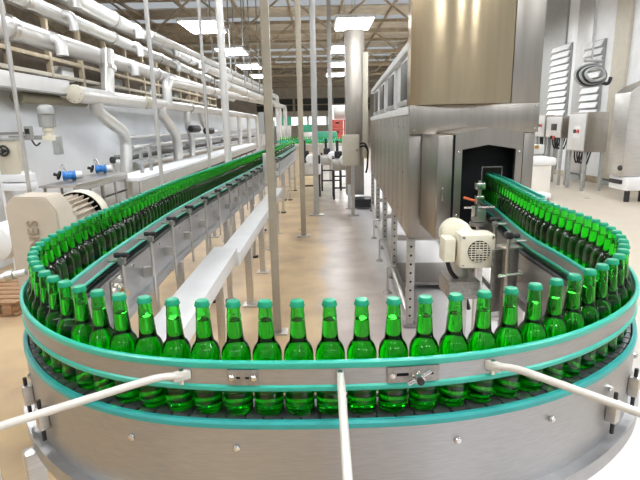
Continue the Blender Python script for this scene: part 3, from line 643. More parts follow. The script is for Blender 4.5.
MB().lathe([(0.118, 0), (0.122, 0.0), (0.122, 0.085), (0.112, 0.105), (0.03, 0.108), (0, 0.108)], m0+ax*0.33, ax, 28).build('fan_cowl', 'cream_paint', t)
MB().lathe([(0.117, 0.001), (0.117, 0.08), (0, 0.08)], m0+ax*0.335, ax, 28).build('cowl_inside', 'dark_void', t)
MB().box((gx+0.03, gy+0.1, 0.825), (0.24, 0.22, 0.05), 0.004, rz=RZ).build('mounting_plate', 'steel', t)
MB().box((gx+0.03, gy+0.1, 0.41), (0.10, 0.10, 0.80), 0.004, rz=RZ).build('pedestal', 'steel', t)
MB().box((gx+0.03, gy+0.1, 0.008), (0.2, 0.2, 0.016), 0.003, rz=RZ).build('base_plate', 'steel', t)
# pale tank and rods at the far left edge
t = thing('hand_rail', 'grey tubular rail at elbow height joining the conveyor beside the beige drive', 'rail', (-1.2, 1.5, 0.95))
a, b_ = aty(26, 272, 1.50), aty(-40, 286, 1.46); MB().tube([a, b_], 0.011, 12).build('tube', 'pipe_paint', t)
MB().lathe([(0.012, -0.012), (0.016, -0.010), (0.016, 0.012), (0.012, 0.014)], aty(10, 275.4, 1.49), (b_-a), 14).build('collar', 'steel', t)
MB().cyl((b_.x, b_.y, 0), (b_.x, b_.y, b_.z+0.012), 0.014, seg=12).build('post', 'pipe_paint', t)
t = thing('round_cover', 'pale round end cover of a pump beyond the beige drive', 'pump', (-1.75, 2.6, 0))
c = aty(-4, 243, 2.75); MB().lathe([(0, -0.03), (0.06, -0.028), (0.10, -0.01), (0.105, 0.03), (0.105, 0.25), (0, 0.25)], c, (0.1, 1, 0), 24).build('cover', 'white_paint', t)
MB().lathe([(0.03, 0), (0.03, -0.02), (0, -0.022)], c+Vector((0, -0.03, 0)), (0.1, 1, 0), 14).build('boss', 'steel', t); MB().box((c.x-0.32, c.y+0.12, c.z/2-0.02), (0.06, 0.06, c.z-0.04), 0.004).build('pedestal', 'steel', t); MB().box((c.x-0.18, c.y+0.12, c.z-0.08), (0.34, 0.06, 0.06), 0.004).build('bracket', 'steel', t)
# wooden pallet at the left edge
t = thing('pallet', 'reddish brown wooden pallet lying on the floor beyond the bend', 'pallet', (-3.0, 4.62, 0))
for i in range(7): MB().box((-3.14, 4.18+i*0.125, 0.118), (0.95, 0.095, 0.02), 0.002, rz=0.03*((i % 3)-1)*0.3).build('plank', 'wood', t)
for sx in (-0.4, 0, 0.4): MB().box((-3.14+sx, 4.55, 0.064), (0.08, 0.86, 0.086), 0.003).build('bearer', 'wood', t)
for i in range(3): MB().box((-3.14, 4.18+i*0.37, 0.011), (0.95, 0.09, 0.02), 0.002).build('plank', 'wood', t)

# ------------------------------------------------------------------ big stainless tunnel machine
MR = -0.054
XM = Matrix.Translation((0.66, 3.70, 0)) @ Matrix.Rotation(MR, 4, 'Z')
mt = thing('tunnel_machine', 'large stainless tunnel machine on perforated legs with a row of dark windows', 'machine', (0.66, 3.70, 0))
def mbox(u, v, z, name, m_, parent=None, bev=0.004):     # (u0,u1) across, (v0,v1) deep, (z0,z1)
    c = ((u[0]+u[1])/2, (v[0]+v[1])/2, (z[0]+z[1])/2); return MB().box(c, (u[1]-u[0], v[1]-v[0], z[1]-z[0]), bev, X=XM).build(name, m_, parent or mt)
W_ = 0.90; DEEP = 5.6
body = mbox((0.012, W_), (0.02, DEEP), (0.72, 1.66), 'body', 'steel_panel')
vs_ = [0.0, 0.36, 0.72, 1.15, 1.6, 2.15, 2.8, 3.5, 4.3, 5.0, DEEP]
for a, b_ in zip(vs_, vs_[1:]):
    pn = mbox((0.0, 0.014), (a+0.008, b_-0.008), (0.735, 1.635), 'side_panel', 'steel_panel', bev=0.003)
    for zz in (0.85, 1.2, 1.55):
        c = XM @ Vector((-0.001, b_-0.04, zz)); MB().lathe([(0.008, 0), (0.008, 0.006), (0, 0.008)], c, XM.to_3x3() @ Vector((-1, 0, 0)), 8).build('panel_screw', 'grey_paint', pn)
mbox((-0.01, W_), (0, DEEP), (1.64, 1.70), 'ledge', 'white_paint')
# upper superstructure with windows
mbox((0.06, W_), (0.165, DEEP), (1.70, 2.22), 'upper_body', 'white_paint')
wl = [(0.30, 0.80), (1.55, 2.15), (2.85, 3.5), (4.1, 4.8)]
for a, b_ in wl:
    wn = mbox((0.03, 0.07), (a-0.08, b_+0.08), (1.72, 2.09), 'window_frame', 'white_paint')
    mbox((0.020, 0.032), (a, b_), (1.765, 2.06), 'window_pane', 'window_dark', wn, 0.001)
    mbox((-0.0, 0.05), (a-0.05, b_+0.05), (1.715, 1.755), 'window_sill', 'steel', wn)
mbox((-0.0, 0.35), (0.165, DEEP), (2.10, 2.16), 'top_cornice', 'white_paint')
# front: fascia, curved warm hood, right column
mbox((-0.004, W_), (-0.05, 0.02), (1.50, 1.70), 'front_fascia', 'steel_panel', bev=0.006)
for u in (0.03, 0.45, 0.87):
    for zz in (1.53, 1.68):
        c = XM @ Vector((u, -0.051, zz)); MB().lathe([(0.007, 0), (0.006, 0.005), (0, 0.006)], c, XM.to_3x3() @ Vector((0, -1, 0)), 8).build('rivet', 'steel_bolt', mt)
mbox((0.0, 0.19), (-0.004, 0.02), (0.735, 1.50), 'front_panel', 'steel_panel', bev=0.003)
mbox((0.19, W_), (0.004, 0.02), (0.735, 1.50), 'front_panel', 'steel_panel', bev=0.003)
n = 16; arc = [(0.0+0.70*i/n, -0.03-0.10*math.sin(math.pi*i/n)) for i in range(n+1)]
mb = MB(); lo = [mb.bm.verts.new(XM @ Vector((u, v, 1.702))) for u, v in arc]+[mb.bm.verts.new(XM @ Vector((0.70, 0.16, 1.702))), mb.bm.verts.new(XM @ Vector((0.0, 0.16, 1.702)))]
hi = [mb.bm.verts.new(v.co+Vector((0, 0, 1.2))) for v in lo]
for i in range(len(lo)): j = (i+1) % len(lo); mb.bm.faces.new((lo[i], lo[j], hi[j], hi[i]))
mb.bm.faces.new(lo[::-1]); mb.bm.faces.new(hi); mb.build('curved_hood', 'steel_warm', mt)
mbox((0.705, W_), (-0.03, 0.16), (1.702, 2.9), 'hood_column', 'steel_panel', bev=0.004)
# legs
def hole_leg(u, v):
    lg = mbox((u-0.03, u+0.03), (v-0.03, v+0.03), (0.03, 0.72), 'leg', 'steel')
    for i in range(9):
        c = XM @ Vector((u, v-0.0305, 0.10+i*0.07)); MB().lathe([(0.009, 0), (0.009, 0.002), (0, 0.002)], c, XM.to_3x3() @ Vector((0, -1, 0)), 10).build('hole', 'dark_void', lg)
    mbox((u-0.05, u+0.05), (v-0.05, v+0.05), (0.0, 0.03), 'foot', 'steel_plate', lg)
for v in (0.04, 1.35, 2.6, 4.0, 5.5): hole_leg(0.035, v); hole_leg(W_-0.035, v)
mbox((0.0, 0.06), (0.05, 5.5), (0.08, 0.14), 'floor_rail', 'steel'); mbox((W_-0.06, W_), (0.05, 5.5), (0.08, 0.14), 'floor_rail', 'steel')
for v in (1.35, 2.6, 4.0): mbox((0.06, W_-0.06), (v-0.02, v+0.02), (0.40, 0.45), 'cross_bar', 'steel')
mbox((0.06, W_-0.06), (0.9, 1.6), (0.06, 0.09), 'drip_tray', 'steel_plate')
for v in (0.85, 2.0, 3.2):
    c = XM @ Vector((-0.07, v, 0)); ft = MB().cyl(c, c+Vector((0, 0, 0.26)), 0.011, seg=8).build('stay_rod', 'steel', mt)
    MB().lathe([(0, 0), (0.045, 0), (0.03, 0.018), (0.01, 0.03), (0, 0.03)], c, (0, 0, 1), 14).build('stay_foot', 'steel_plate', ft)
    MB().tube([c+Vector((0, 0, 0.26)), XM @ Vector((0.02, v, 0.26))], 0.011, 8).build('stay_arm', 'steel', ft)
MB().tube([XM @ Vector((0.30, 0.3, 0.735)), XM @ Vector((0.34, 0.2, 0.55)), XM @ Vector((0.42, 0.05, 0.50)), XM @ Vector((0.42, 0.1, 0.735))], 0.012, 8, 0.06).build('hose', 'black_rubber', mt)

# tunnel entry box in front of the machine
te = thing('tunnel_entry', 'grey steel tunnel entry box with a gabled dark opening that swallows the bottles', 'machine', (1.06, 3.3, 0.84))
XT = Matrix.Translation((0.852, 3.15, 0))
out = [(0, 0.84), (0.42, 0.84), (0.42, 1.512), (0.205, 1.545), (0, 1.512)]; hole = [(0.045, 0.90), (0.378, 0.90), (0.378, 1.412), (0.207, 1.440), (0.045, 1.412)]
mb = MB(); A = [[mb.bm.verts.new(XT @ Vector((p[0], y_, p[1]))) for p in q] for q in (out, hole) for y_ in (0, 0.03)]
for i in range(5):
    j = (i+1) % 5
    mb.bm.faces.new((A[0][i], A[0][j], A[2][j], A[2][i])); mb.bm.faces.new((A[1][i], A[3][i], A[3][j], A[1][j])); mb.bm.faces.new((A[0][i], A[1][i], A[1][j], A[0][j])); mb.bm.faces.new((A[2][i], A[2][j], A[3][j], A[3][i]))
mb.build('front_frame', 'steel_panel', te)
MB().box((0.793, 3.40, 1.172), (0.098, 0.49, 0.66), 0.008).build('side_case', 'steel_panel', te)
MB().box((0.847, 3.16, 1.172), (0.010, 0.02, 0.66), 0.001).build('seam', 'dark_void', te, smooth=0)
mb = MB().prism([(0.0, 1.498), (0.205, 1.531), (0.42, 1.498), (0.42, 1.511), (0.205, 1.5445), (0.0, 1.511)], Matrix.Translation((0.852, 3.18, 0)), 0.44); mb.build('gable_roof', 'steel_panel', te)
MB().box((1.30, 3.40, 1.172), (0.05, 0.49, 0.66), 0.006).build('side_case', 'steel_panel', te)
MB().box((1.2735, 3.162, 1.172), (0.008, 0.02, 0.66), 0.001).build('seam', 'dark_void', te, smooth=0)
# dark back plate with the small square port the bottles run through
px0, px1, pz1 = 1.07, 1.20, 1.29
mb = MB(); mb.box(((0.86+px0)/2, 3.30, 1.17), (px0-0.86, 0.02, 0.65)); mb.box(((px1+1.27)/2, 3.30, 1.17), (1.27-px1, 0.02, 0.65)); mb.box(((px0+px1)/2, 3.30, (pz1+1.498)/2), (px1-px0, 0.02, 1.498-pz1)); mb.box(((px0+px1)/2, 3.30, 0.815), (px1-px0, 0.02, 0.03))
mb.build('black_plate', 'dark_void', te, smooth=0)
MB().tube([(px0, 3.288, 1.02), (px0, 3.288, pz1), (px1, 3.288, pz1), (px1, 3.288, 1.02)], 0.004, 6, 0.004).build('port_edge', 'steel_plate', te)
for (u, z) in ((0.022, 1.40), (0.022, 1.0), (0.398, 1.40), (0.398, 1.0)):
    MB().lathe([(0.008, 0), (0.008, 0.005), (0.004, 0.008), (0, 0.008)], XT @ Vector((u, -0.0005, z)), (0, -1, 0), 10).build('bolt', 'steel_bolt', te)
MB().tube([(0.775, 3.145, 1.10), (0.775, 3.12, 1.10), (0.775, 3.12, 1.18), (0.775, 3.145, 1.18)], 0.005, 8, 0.01).build('handle', 'steel_bolt', te)

# ------------------------------------------------------------------ cream gear motor under the right leg
t = thing('gear_motor', 'cream gear motor with square fan cover and round grille beside the tunnel run', 'gear motor', (0.75, 2.3, 0.7))
Y0 = 2.25; c = aty(478, 252, Y0); sz = 0.165
mb = MB().box(c+Vector((0, 0.06, 0)), (sz, 0.12, sz), 0.02); mb.build('fan_cover', 'cream_paint', t)
MB().lathe([(0.052, 0), (0.052, 0.004), (0, 0.004)], c+Vector((0.004, 0.001, 0.002)), (0, -1, 0), 28).build('guard_back', 'dark_void', t)
for i in range(9):
    h = -0.044+i*0.011; ww = 2*math.sqrt(max(0, 0.050**2-h*h)); MB().box(c+Vector((0.004, -0.006, 0.002+h)), (ww, 0.004, 0.0035)).build('guard_bar', 'cream_paint', t, smooth=0)
for i in range(5):
    h = -0.036+i*0.018; ww = 2*math.sqrt(max(0, 0.050**2-h*h)); MB().box(c+Vector((0.004+h, -0.008, 0.002)), (0.003, 0.003, ww)).build('guard_bar', 'cream_paint', t, smooth=0)
MB().lathe([(0.014, 0), (0.012, 0.006), (0, 0.007)], c+Vector((0.004, -0.006, 0.002)), (0, -1, 0), 16).build('guard_hub', 'beige_paint', t)
for sx in (-1, 1):
    for sz_ in (-1, 1): MB().lathe([(0.007, 0), (0.006, 0.004), (0, 0.005)], c+Vector((sx*0.068, 0.0, sz_*0.068)), (0, -1, 0), 8).build('screw', 'steel_bolt', t)
MB().cyl(c+Vector((-0.005, 0.11, 0.01)), c+Vector((-0.04, 0.20, 0.03)), 0.068, seg=20).build('motor_body', 'cream_paint', t)
MB().lathe([(0, -0.02), (0.06, -0.02), (0.074, 0), (0.074, 0.07), (0.06, 0.09), (0, 0.09)], c+Vector((-0.045, 0.19, 0.042)), (-0.1, 1, 0.03), 22).build('gear_housing', 'cream_paint', t)
MB().lathe([(0.05, 0), (0.05, 0.03), (0.03, 0.04), (0, 0.04)], c+Vector((-0.075, 0.18, 0.065)), (-0.3, -1, 0.2), 16).build('output_cover', 'cream_paint', t)
MB().box(c+Vector((-0.117, 0.10, -0.005)), (0.055, 0.10, 0.115), 0.008).build('terminal_box', 'cream_paint', t)
MB().tube([c+Vector((-0.117, 0.10, -0.06)), c+Vector((-0.10, 0.10, -0.12)), c+Vector((-0.03, 0.12, -0.2)), c+Vector((0.02, 0.16, -0.34))], 0.011, 8, 0.08).build('cable', 'black_rubber', t)
MB().box(c+Vector((-0.04, 0.15, -0.205)), (0.15, 0.2, 0.09), 0.004).build('mounting_box', 'steel_plate', t)
MB().box((c.x-0.03, c.y+0.17, (c.z-0.07)/2), (0.06, 0.08, c.z-0.07), 0.003).build('pedestal', 'steel', t); MB().box((c.x-0.03, c.y+0.17, 0.006), (0.18, 0.18, 0.012), 0.003).build('base_plate', 'steel', t)
# bent steel guard beside it
t = thing('drive_guard', 'curved brownish steel guard between the cream motor and the conveyor', 'guard', (0.86, 2.15, 0.7))
q = aty(513, 250, 2.12); n = 10; mb = MB(); R_ = 0.036; rr = []
for z in (0.62, 1.03): rr.append([mb.bm.verts.new((q.x+0.005+R_*math.cos(a), q.y+0.04+R_*math.sin(a), z)) for a in [math.pi*1.05+math.pi*0.85*i/n for i in range(n+1)]])
for i in range(n): mb.bm.faces.new((rr[0][i], rr[0][i+1], rr[1][i+1], rr[1][i]))
bmesh.ops.solidify(mb.bm, geom=mb.bm.faces[:], thickness=0.004); mb.build('guard_sheet', 'steel_plate', t)
MB().box((q.x-0.035, q.y+0.09, 0.86), (0.05, 0.012, 0.30), 0.003, rz=0.2).build('side_sheet', 'steel_plate', t)
MB().box((q.x+0.0, q.y+0.045, 1.035), (0.085, 0.08, 0.008), 0.002, rz=0.2).build('top_flap', 'steel', t)
MB().cyl((q.x-0.03, q.y-0.02, 0.0), (q.x-0.03, q.y-0.02, 1.12), 0.008, seg=10).build('rod', 'steel', t)
MB().box((q.x-0.03, q.y-0.02, 1.10), (0.03, 0.03, 0.03), 0.004).build('rod_clamp', 'black_rubber', t)
MB().cyl((q.x-0.07, q.y-0.025, 0.92), (q.x+0.04, q.y-0.025, 0.93), 0.007, seg=8).build('cross_rod', 'steel_bolt', t)
# sensor stand at the tunnel mouth
t = thing('sensor_stand', 'small sensor stand with an orange arm before the tunnel opening', 'sensor', (0.92, 2.85, 0.9))
c = aty(479, 205, 2.85)
MB().cyl((c.x, c.y, 0), (c.x, c.y, c.z+0.14), 0.010, seg=10).build('stand_rod', 'steel', t)
MB().cyl((c.x, c.y, 0), (c.x, c.y, 0.012), 0.05, seg=16).build('base_plate', 'steel', t)
MB().box(c+Vector((0, 0, 0.03)), (0.045, 0.045, 0.05), 0.005).build('clamp', 'steel_bolt', t); MB().box(c+Vector((0, 0, 0.11)), (0.05, 0.05, 0.04), 0.006).build('sensor_head', 'steel_bolt', t)
MB().tube([c+Vector((-0.09, 0, 0.045)), c+Vector((-0.01, 0, 0.02))], 0.007, 8).build('orange_arm', 'orange_plastic', t)
MB().tube([c+Vector((-0.085, 0, -0.015)), c+Vector((0.075, -0.05, -0.005))], 0.006, 8).build('cross_rod', 'steel_bolt', t)
MB().box(c+Vector((0, 0, -0.06)), (0.07, 0.06, 0.07), 0.006).build('valve_block', 'steel', t); MB().lathe([(0, 0), (0.05, 0), (0.05, 0.02), (0, 0.02)], c+Vector((0.0, 0, -0.12)), (0, 0, 1), 16).build('round_foot', 'steel_plate', t)
MB().cyl(c+Vector((-0.03, -0.02, 0.0)), c+Vector((-0.03, -0.02, -0.06)), 0.018, seg=12).build('cylinder', 'steel_bolt', t)

# ------------------------------------------------------------------ middle distance
t = thing('control_column', 'tall stainless control column with dark plinth beside the tunnel machine', 'cabinet', (0.72, 9.2, 0))
MB().box((0.70, 9.75, 1.75), (0.34, 0.30, 3.0), 0.01).build('column_body', 'steel_panel', t); MB().box((0.89, 9.7, 1.9), (0.10, 0.3, 1.9), 0.006).build('beige_edge', 'beige_paint', t)
MB().box((0.84, 9.55, 0.12), (0.34, 0.4, 0.16), 0.01).build('plinth', 'black_rubber', t); MB().box((0.58, 9.55, 0.23), (0.06, 0.06, 0.45), 0.004).build('leg', 'pipe_paint', t); MB().box((0.58, 9.55, 0.006), (0.14, 0.14, 0.012), 0.003).build('foot', 'steel', t)
t = thing('switch_box', 'beige switch box on a post in front of the stainless column', 'switch box', (0.58, 8.7, 0))
MB().box((0.565, 8.75, 1.145), (0.29, 0.16, 0.52), 0.012).build('box_body', 'beige_paint', t); MB().box((0.565, 8.665, 1.145), (0.25, 0.012, 0.47), 0.005).build('box_door', 'beige_paint', t)
MB().lathe([(0.02, 0), (0.02, 0.02), (0, 0.022)], (0.66, 8.659, 1.15), (0, -1, 0), 12).build('door_lock', 'steel_bolt', t); MB().box((0.60, 8.78, 0.44), (0.06, 0.06, 0.88), 0.004).build('post', 'steel', t); MB().box((0.60, 8.78, 0.006), (0.2, 0.2, 0.012), 0.003).build('base_plate', 'steel', t)
for k in (0, 1): MB().tube([(0.71, 8.75, 1.25-0.05*k), (0.80, 8.72, 1.27-0.05*k), (0.86, 8.72, 1.15), (0.85, 8.75, 0.85), (0.83, 8.8, 0.75)], 0.016, 8, 0.08).build('cable', 'black_rubber', t)
# small machines along the aisle end
for k, (px, py, Y, lab) in enumerate([(303, 160, 11.5, 'low white machine with black fittings behind the beige aisle post'), (331, 160, 12.5, 'grey frame machine with a white hub before the red crates'), (343, 175, 11.0, 'dark pipe frame stand beside the switch box')]):
    c = aty(px, py, Y); c.x += 0.16 if k == 0 else 0.0; t = thing('line_machine', lab, 'machine', (c.x, c.y, 0)); wd = (0.5, 0.55, 0.5)[k]
    MB().box((c.x, c.y, 0.62 if k == 0 else 0.75), (wd, 0.6, 0.25), 0.05).build('housing', 'white_paint' if k == 0 else 'steel', t)
    MB().lathe([(0, 0), (0.09, 0.01), (0.11, 0.05), (0.11, 0.16), (0, 0.16)], (c.x+0.02, c.y-0.46, 0.85), (0, 1, 0), 18).build('hub', 'white_paint', t)
    MB().box((c.x-0.1, c.y, 0.94), (0.16, 0.2, 0.16), 0.02).build('motor', 'black_rubber', t); MB().cyl((c.x-0.12, c.y, 0.7), (c.x-0.12, c.y, 1.25), 0.03, seg=10).build('spindle', 'black_rubber', t)
    for sx in (-1, 1):
        for sy in (-1, 1): MB().cyl((c.x+sx*wd*0.42, c.y+sy*0.25, 0), (c.x+sx*wd*0.42, c.y+sy*0.25, 0.9), 0.022, seg=8).build('leg', 'black_rubber', t)
    for z in (0.25, 0.5): MB().cyl((c.x-wd*0.42, c.y-0.25, z), (c.x+wd*0.42, c.y-0.25, z), 0.018, seg=8).build('stretcher', 'black_rubber', t)
# far crates, green guard and the second line
for k in range(2):
    for j in range(3):
        x0, z0 = 0.95+k*0.62, 0.56+j*0.42
        cr = thing('red_crate', '%s red plastic crate of the stack %s the stainless control column' % (('bottom', 'middle', 'top')[j], ('away from', 'next to')[k]), 'crate', (x0, 25, z0), 'stacked red crates')
        MB().box((x0, 25, z0+0.18), (0.56, 0.5, 0.36), 0.02).build('crate_body', 'red_paint', cr)
        MB().box((x0, 25, z0+0.385), (0.59, 0.53, 0.06), 0.01).build('rim', 'red_paint', cr)
        MB().box((x0, 24.745, z0+0.26), (0.18, 0.02, 0.06), 0.005).build('hand_slot', 'dark_void', cr)
t = thing('crate_table', 'white table under the red crates', 'table', (1.25, 25, 0)); MB().box((1.25, 25, 0.53), (1.4, 0.7, 0.06), 0.01).build('table_top', 'white_paint', t)
for sx in (-1, 1): MB().box((1.25+sx*0.6, 25, 0.25), (0.08, 0.5, 0.5), 0.01).build('leg', 'grey_paint', t)
t = thing('far_hood', 'white hood standing behind the red crates', 'machine', (1.4, 28, 0)); MB().box((1.4, 28, 1.3), (1.3, 0.8, 2.6), 0.03).build('hood_body', 'white_paint', t); MB().box((1.4, 27.58, 2.2), (1.0, 0.05, 0.6), 0.01).build('hood_panel', 'steel', t)
for k, (x, y, wd, z, lab) in enumerate([(-1.9, 30, 0.7, 2.0, 'green guarded filler machine at the end of the pipe droppers'), (-0.55, 27, 0.9, 1.55, 'green guarded machine behind the pale aisle post'), (0.35, 21, 0.8, 1.25, 'teal covered machine before the white hood')]):
    t = thing('green_machine', lab, 'machine', (x, y, 0)); MB().box((x, y, z/2), (wd, 0.8, z*0.75), 0.03).build('guard', 'steel', t)
    MB().box((x, y-0.02, z*0.92), (wd*1.05, 0.84, z*0.25), 0.03).build('green_cover', 'green_paint', t)
    for sx in (-1, 1): MB().box((x+sx*wd*0.45, y-0.42, z*0.4), (0.06, 0.06, z*0.8), 0.005).build('post', 'white_paint', t)
t = thing('far_conveyor', 'second bottle line with teal rails crossing the end of the aisle', 'conveyor', (-0.3, 17, 0))
MB().box((-0.1, 17, 0.93), (2.6, 0.25, 0.10), 0.005).build('bed', 'steel', t); MB().box((-0.1, 16.86, 1.08), (2.6, 0.02, 0.05), 0.004).build('rail', 'teal_plastic', t)
for sx in (-1.1, 0, 1.1): MB().box((-0.1+sx, 17, 0.44), (0.06, 0.2, 0.88), 0.004).build('leg', 'steel', t)
for k in range(34):
    bo = bottle.copy(); cp = cap.copy(); COL.objects.link(bo); COL.objects.link(cp); cp.parent = bo; bo.location = (-1.25+k*0.068, 17, 0.981)
    bo['label'] = 'green glass beer bottle on the second line crossing the aisle end'; bo['group'] = 'bottles on the far line'; bo['category'] = 'bottle'

# ------------------------------------------------------------------ right background
def louvre(px0, px1, py0, py1, X, label):
    a, b_ = atx(px0, py0, X), atx(px1, py1, X); y0, y1 = sorted((a.y, b_.y)); z0, z1 = sorted((a.z, b_.z)); z1 += 0.9
    t = struct('window_%d' % (11 if px0 < 560 else 12), MB().box((X+0.06, (y0+y1)/2, (z0+z1)/2), (0.10, y1-y0, z1-z0), 0.005), 'grey_paint')
    n = int((z1-z0)/0.17)
    for i in range(n): MB().box((X-0.02, (y0+y1)/2, z0+(i+0.5)*(z1-z0)/n), (0.03, y1-y0-0.08, 0.15), 0.004, ry=0.4).build('slat', 'white_paint', t)
louvre(550, 565, 80, 116, 7.04, ''); louvre(582, 597, 80, 116, 7.04, '')
def pillar(px, wd, m_, label, X=7.09):
    q = atx(px, 170, X); t = thing('wall_pillar', label, 'pillar', (X, q.y, 0)); MB().box((X, q.y, 3.0), (0.10, wd, 6.0), 0.01).build('shaft', m_, t); MB().box((X, q.y, 0.06), (0.14, wd+0.1, 0.12), 0.01).build('base', 'grey_paint', t)
pillar(544, 1.6, 'grey_paint', 'dark grey wall pillar beside the louvred window'); pillar(574, 0.8, 'post_grey', 'light grey wall pillar between the two louvred windows'); pillar(609, 0.6, 'beige_paint', 'beige wall pillar behind the stainless control cabinet')
# control cabinets on legs
def cabinet(px0, px1, py0, py1, Y, dep, label, screen, m_='steel_panel'):
    a, b_ = aty(px0, py0, Y), aty(px1, py1, Y); x0, x1 = a.x, b_.x; z0, z1 = b_.z, a.z; cx, cy, cz = (x0+x1)/2, Y+dep/2, (z0+z1)/2
    t = thing('control_cabinet', label, 'cabinet', (cx, cy, 0))
    MB().box((cx, cy, cz), (x1-x0, dep, z1-z0), 0.012).build('cabinet_body', m_, t)
    dr = MB().box((x0-0.008, cy, cz), (0.02, dep*0.92, (z1-z0)*0.92), 0.006).build('door', 'pipe_paint', t)
    MB().box((x0-0.022, cy-0.05, cz), (0.012, dep*0.34, (z1-z0)*0.3), 0.004).build('panel', 'window_dark' if screen else 'white_paint', dr)
    for k in (-1, 1): MB().lathe([(0.045, 0), (0.045, 0.03), (0, 0.035)], (x0-0.026, cy-0.05+k*0.07, cz+(0.02 if not screen else -0.25)), (-1, 0, 0), 12).build('button', 'red_paint' if k < 0 else 'black_rubber', dr)
    for xx_ in (x0+0.05, x1-0.05):
        for yy in (Y+0.06, Y+dep-0.06): MB().box((xx_, yy, z0/2), (0.06, 0.06, z0), 0.004).build('leg', 'grey_paint', t)
    for k in range(5):
        yk = Y+dep*(0.2+0.14*k); MB().tube([(x0+0.1, yk, z0+0.01), (x0+0.1, yk, z0-0.12-0.03*(k % 3)), (x0+0.2, yk+0.08, z0-0.3), (x0+0.28, yk+0.08, z0+0.01)], 0.018, 6, 0.06).build('cable', 'black_rubber', t)
    return t
cabinet(588, 606, 112, 152, 11.2, 0.8, 'stainless control cabinet on legs with red button and hanging cables', False)
cabinet(563, 572, 116, 138, 12.35, 0.85, 'smaller grey cabinet with a dark screen behind the stainless cabinet', True)
cabinet(546, 553, 115, 137, 13.6, 0.6, 'narrow grey cabinet at the end of the cabinet row', False)
# tall stainless cabinet at the right edge
t = thing('tall_cabinet', 'tall stainless cabinet with round knob above a white base machine', 'cabinet', (6.0, 9.2, 0))
a, b_ = aty(631, 92, 9.6), aty(646, 176, 9.6); MB().box(((a.x+b_.x)/2, 9.85, (a.z+b_.z)/2), (b_.x-a.x, 0.5, a.z-b_.z), 0.02).build('cabinet_body', 'steel', t)
MB().box((b_.x+0.2, 9.87, (a.z+b_.z)/2+0.05), (0.38, 0.45, a.z-b_.z), 0.02).build('cabinet_rear', 'beige_paint', t)
MB().prism([(a.x, a.z), (b_.x, a.z), (b_.x+0.1, a.z+0.28), (a.x+0.15, a.z+0.12)], Matrix.Translation((0, 9.62, 0)), 0.46).build('sloped_cap', 'steel', t)
q = atx(621, 168, a.x-0.001); MB().lathe([(0.05, 0), (0.055, 0.02), (0.04, 0.05), (0, 0.055)], q, (-1, 0, 0), 14).build('knob', 'black_rubber', t)
c0, c1 = aty(629, 178, 9.45), aty(655, 192, 9.45); MB().box(((c0.x+c1.x)/2+0.05, 9.8, 0.36), (c1.x-c0.x+0.1, 0.6, 0.26), 0.02).build('base_body', 'white_paint', t)
MB().box((c0.x-0.01, 9.85, 0.38), (0.03, 0.4, 0.08), 0.005).build('dark_slot', 'black_rubber', t)
for sx in (0.12, 0.4): MB().cyl((c0.x+sx, 9.65, 0), (c0.x+sx, 9.65, 0.24), 0.05, seg=12).build('foot', 'black_rubber', t)
# white lidded bin
t = thing('plastic_bin', 'cream white plastic bin with a bulging lid beside the tunnel machine', 'bin', (4.75, 10.2, 0))
a, b_ = aty(533, 165, 10.0), aty(552, 165, 10.0); cx = (a.x+b_.x)/2; wd = b_.x-a.x
MB().box((cx-0.05, 10.25, 0.37), (wd+0.1, 0.5, 0.70), 0.03).build('bin_body', 'white_plastic', t); MB().box((cx-0.04, 10.25, 0.78), (wd+0.24, 0.6, 0.16), 0.06).build('lid', 'white_paint', t)
for sx in (-1, 1): MB().cyl((cx-0.05+sx*wd*0.4, 10.05, 0), (cx-0.05+sx*wd*0.4, 10.05, 0.05), 0.04, seg=10).build('castor', 'black_rubber', t)
t = thing('floor_trolley', 'low grey trolley with black wheels in front of the white bin', 'trolley', (4.1, 8.9, 0))
c = aty(540, 188, 8.9); MB().box((c.x, 8.95, 0.26), (0.34, 0.3, 0.10), 0.02).build('trolley_body', 'white_paint', t)
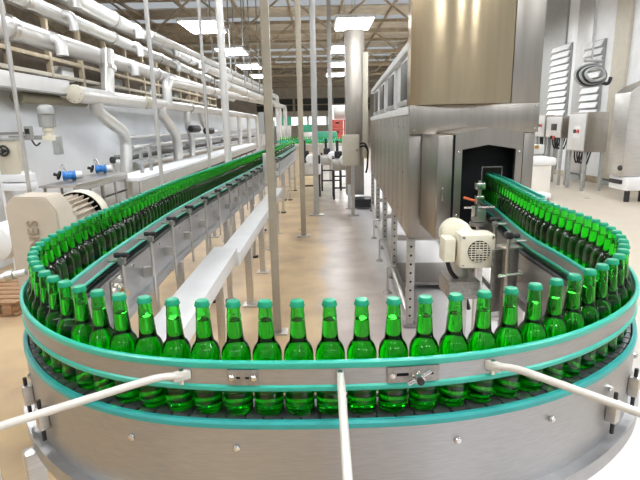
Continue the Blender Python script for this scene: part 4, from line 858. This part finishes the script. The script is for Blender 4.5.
for sx in (-1, 1): MB().lathe([(0, -0.03), (0.08, -0.03), (0.08, 0.03), (0, 0.03)], (c.x+sx*0.12, 8.78, 0.10), (0, 1, 0), 16).build('wheel', 'black_rubber', t); MB().box((c.x+sx*0.12, 8.85, 0.17), (0.03, 0.1, 0.14), 0.004).build('fork', 'grey_paint', t)
# yellow-handled small items before the cabinets
t = thing('tool_case', 'small pale case with a yellow handle on the bench behind the bin', 'case', (5.1, 12.4, 0.9))
c = aty(538, 146, 12.2); MB().box((c.x, 12.3, c.z-0.08), (0.30, 0.25, 0.22), 0.02).build('case_body', 'white_paint', t); MB().box((c.x-0.05, 12.15, c.z-0.02), (0.10, 0.04, 0.08), 0.01).build('handle', 'yellow_brass', t)
t = thing('work_bench', 'grey bench behind the white bin', 'bench', (5.4, 12.3, 0)); MB().box((c.x-0.1, 12.35, c.z-0.215), (0.4, 0.4, 0.05), 0.006).build('bench_top', 'steel', t)
for sx in (-0.25, 0.05): MB().box((c.x+sx, 12.35, (c.z-0.24)/2), (0.06, 0.4, c.z-0.24), 0.004).build('leg', 'grey_paint', t)
# coil of black cable hung on the wall
t = thing('cable_coil', 'coil of black cable and hoses hung high between the wall pillars', 'cable', (6.4, 11.6, 2.3))
c = aty(590, 80, 11.6)
for k in range(5):
    r_ = 0.30-0.03*k; pts = [c+Vector((math.cos(a)*r_*1.15, 0.03*math.sin(3*a)-0.05*k, 0.10+math.sin(a)*r_*0.75)) for a in [2*math.pi*i/28 for i in range(29)]]; MB().tube(pts, 0.03, 8, caps=False).build('loop', 'black_rubber' if k % 2 else 'grey_paint', t)
MB().tube([c+Vector((0.2, 0, -0.05)), c+Vector((0.42, 0, -0.10)), c+Vector((0.46, 0, 0.05))], 0.04, 8, 0.08).build('loose_end', 'black_rubber', t)
MB().cyl(c+Vector((0, 0, 0.40)), (c.x, c.y, 6.05), 0.02, seg=8).build('hanger', 'grey_paint', t); MB().cyl(c+Vector((-0.2, -0.05, 0.40)), c+Vector((0.2, -0.05, 0.40)), 0.03, seg=8).build('hanger_bar', 'grey_paint', t)
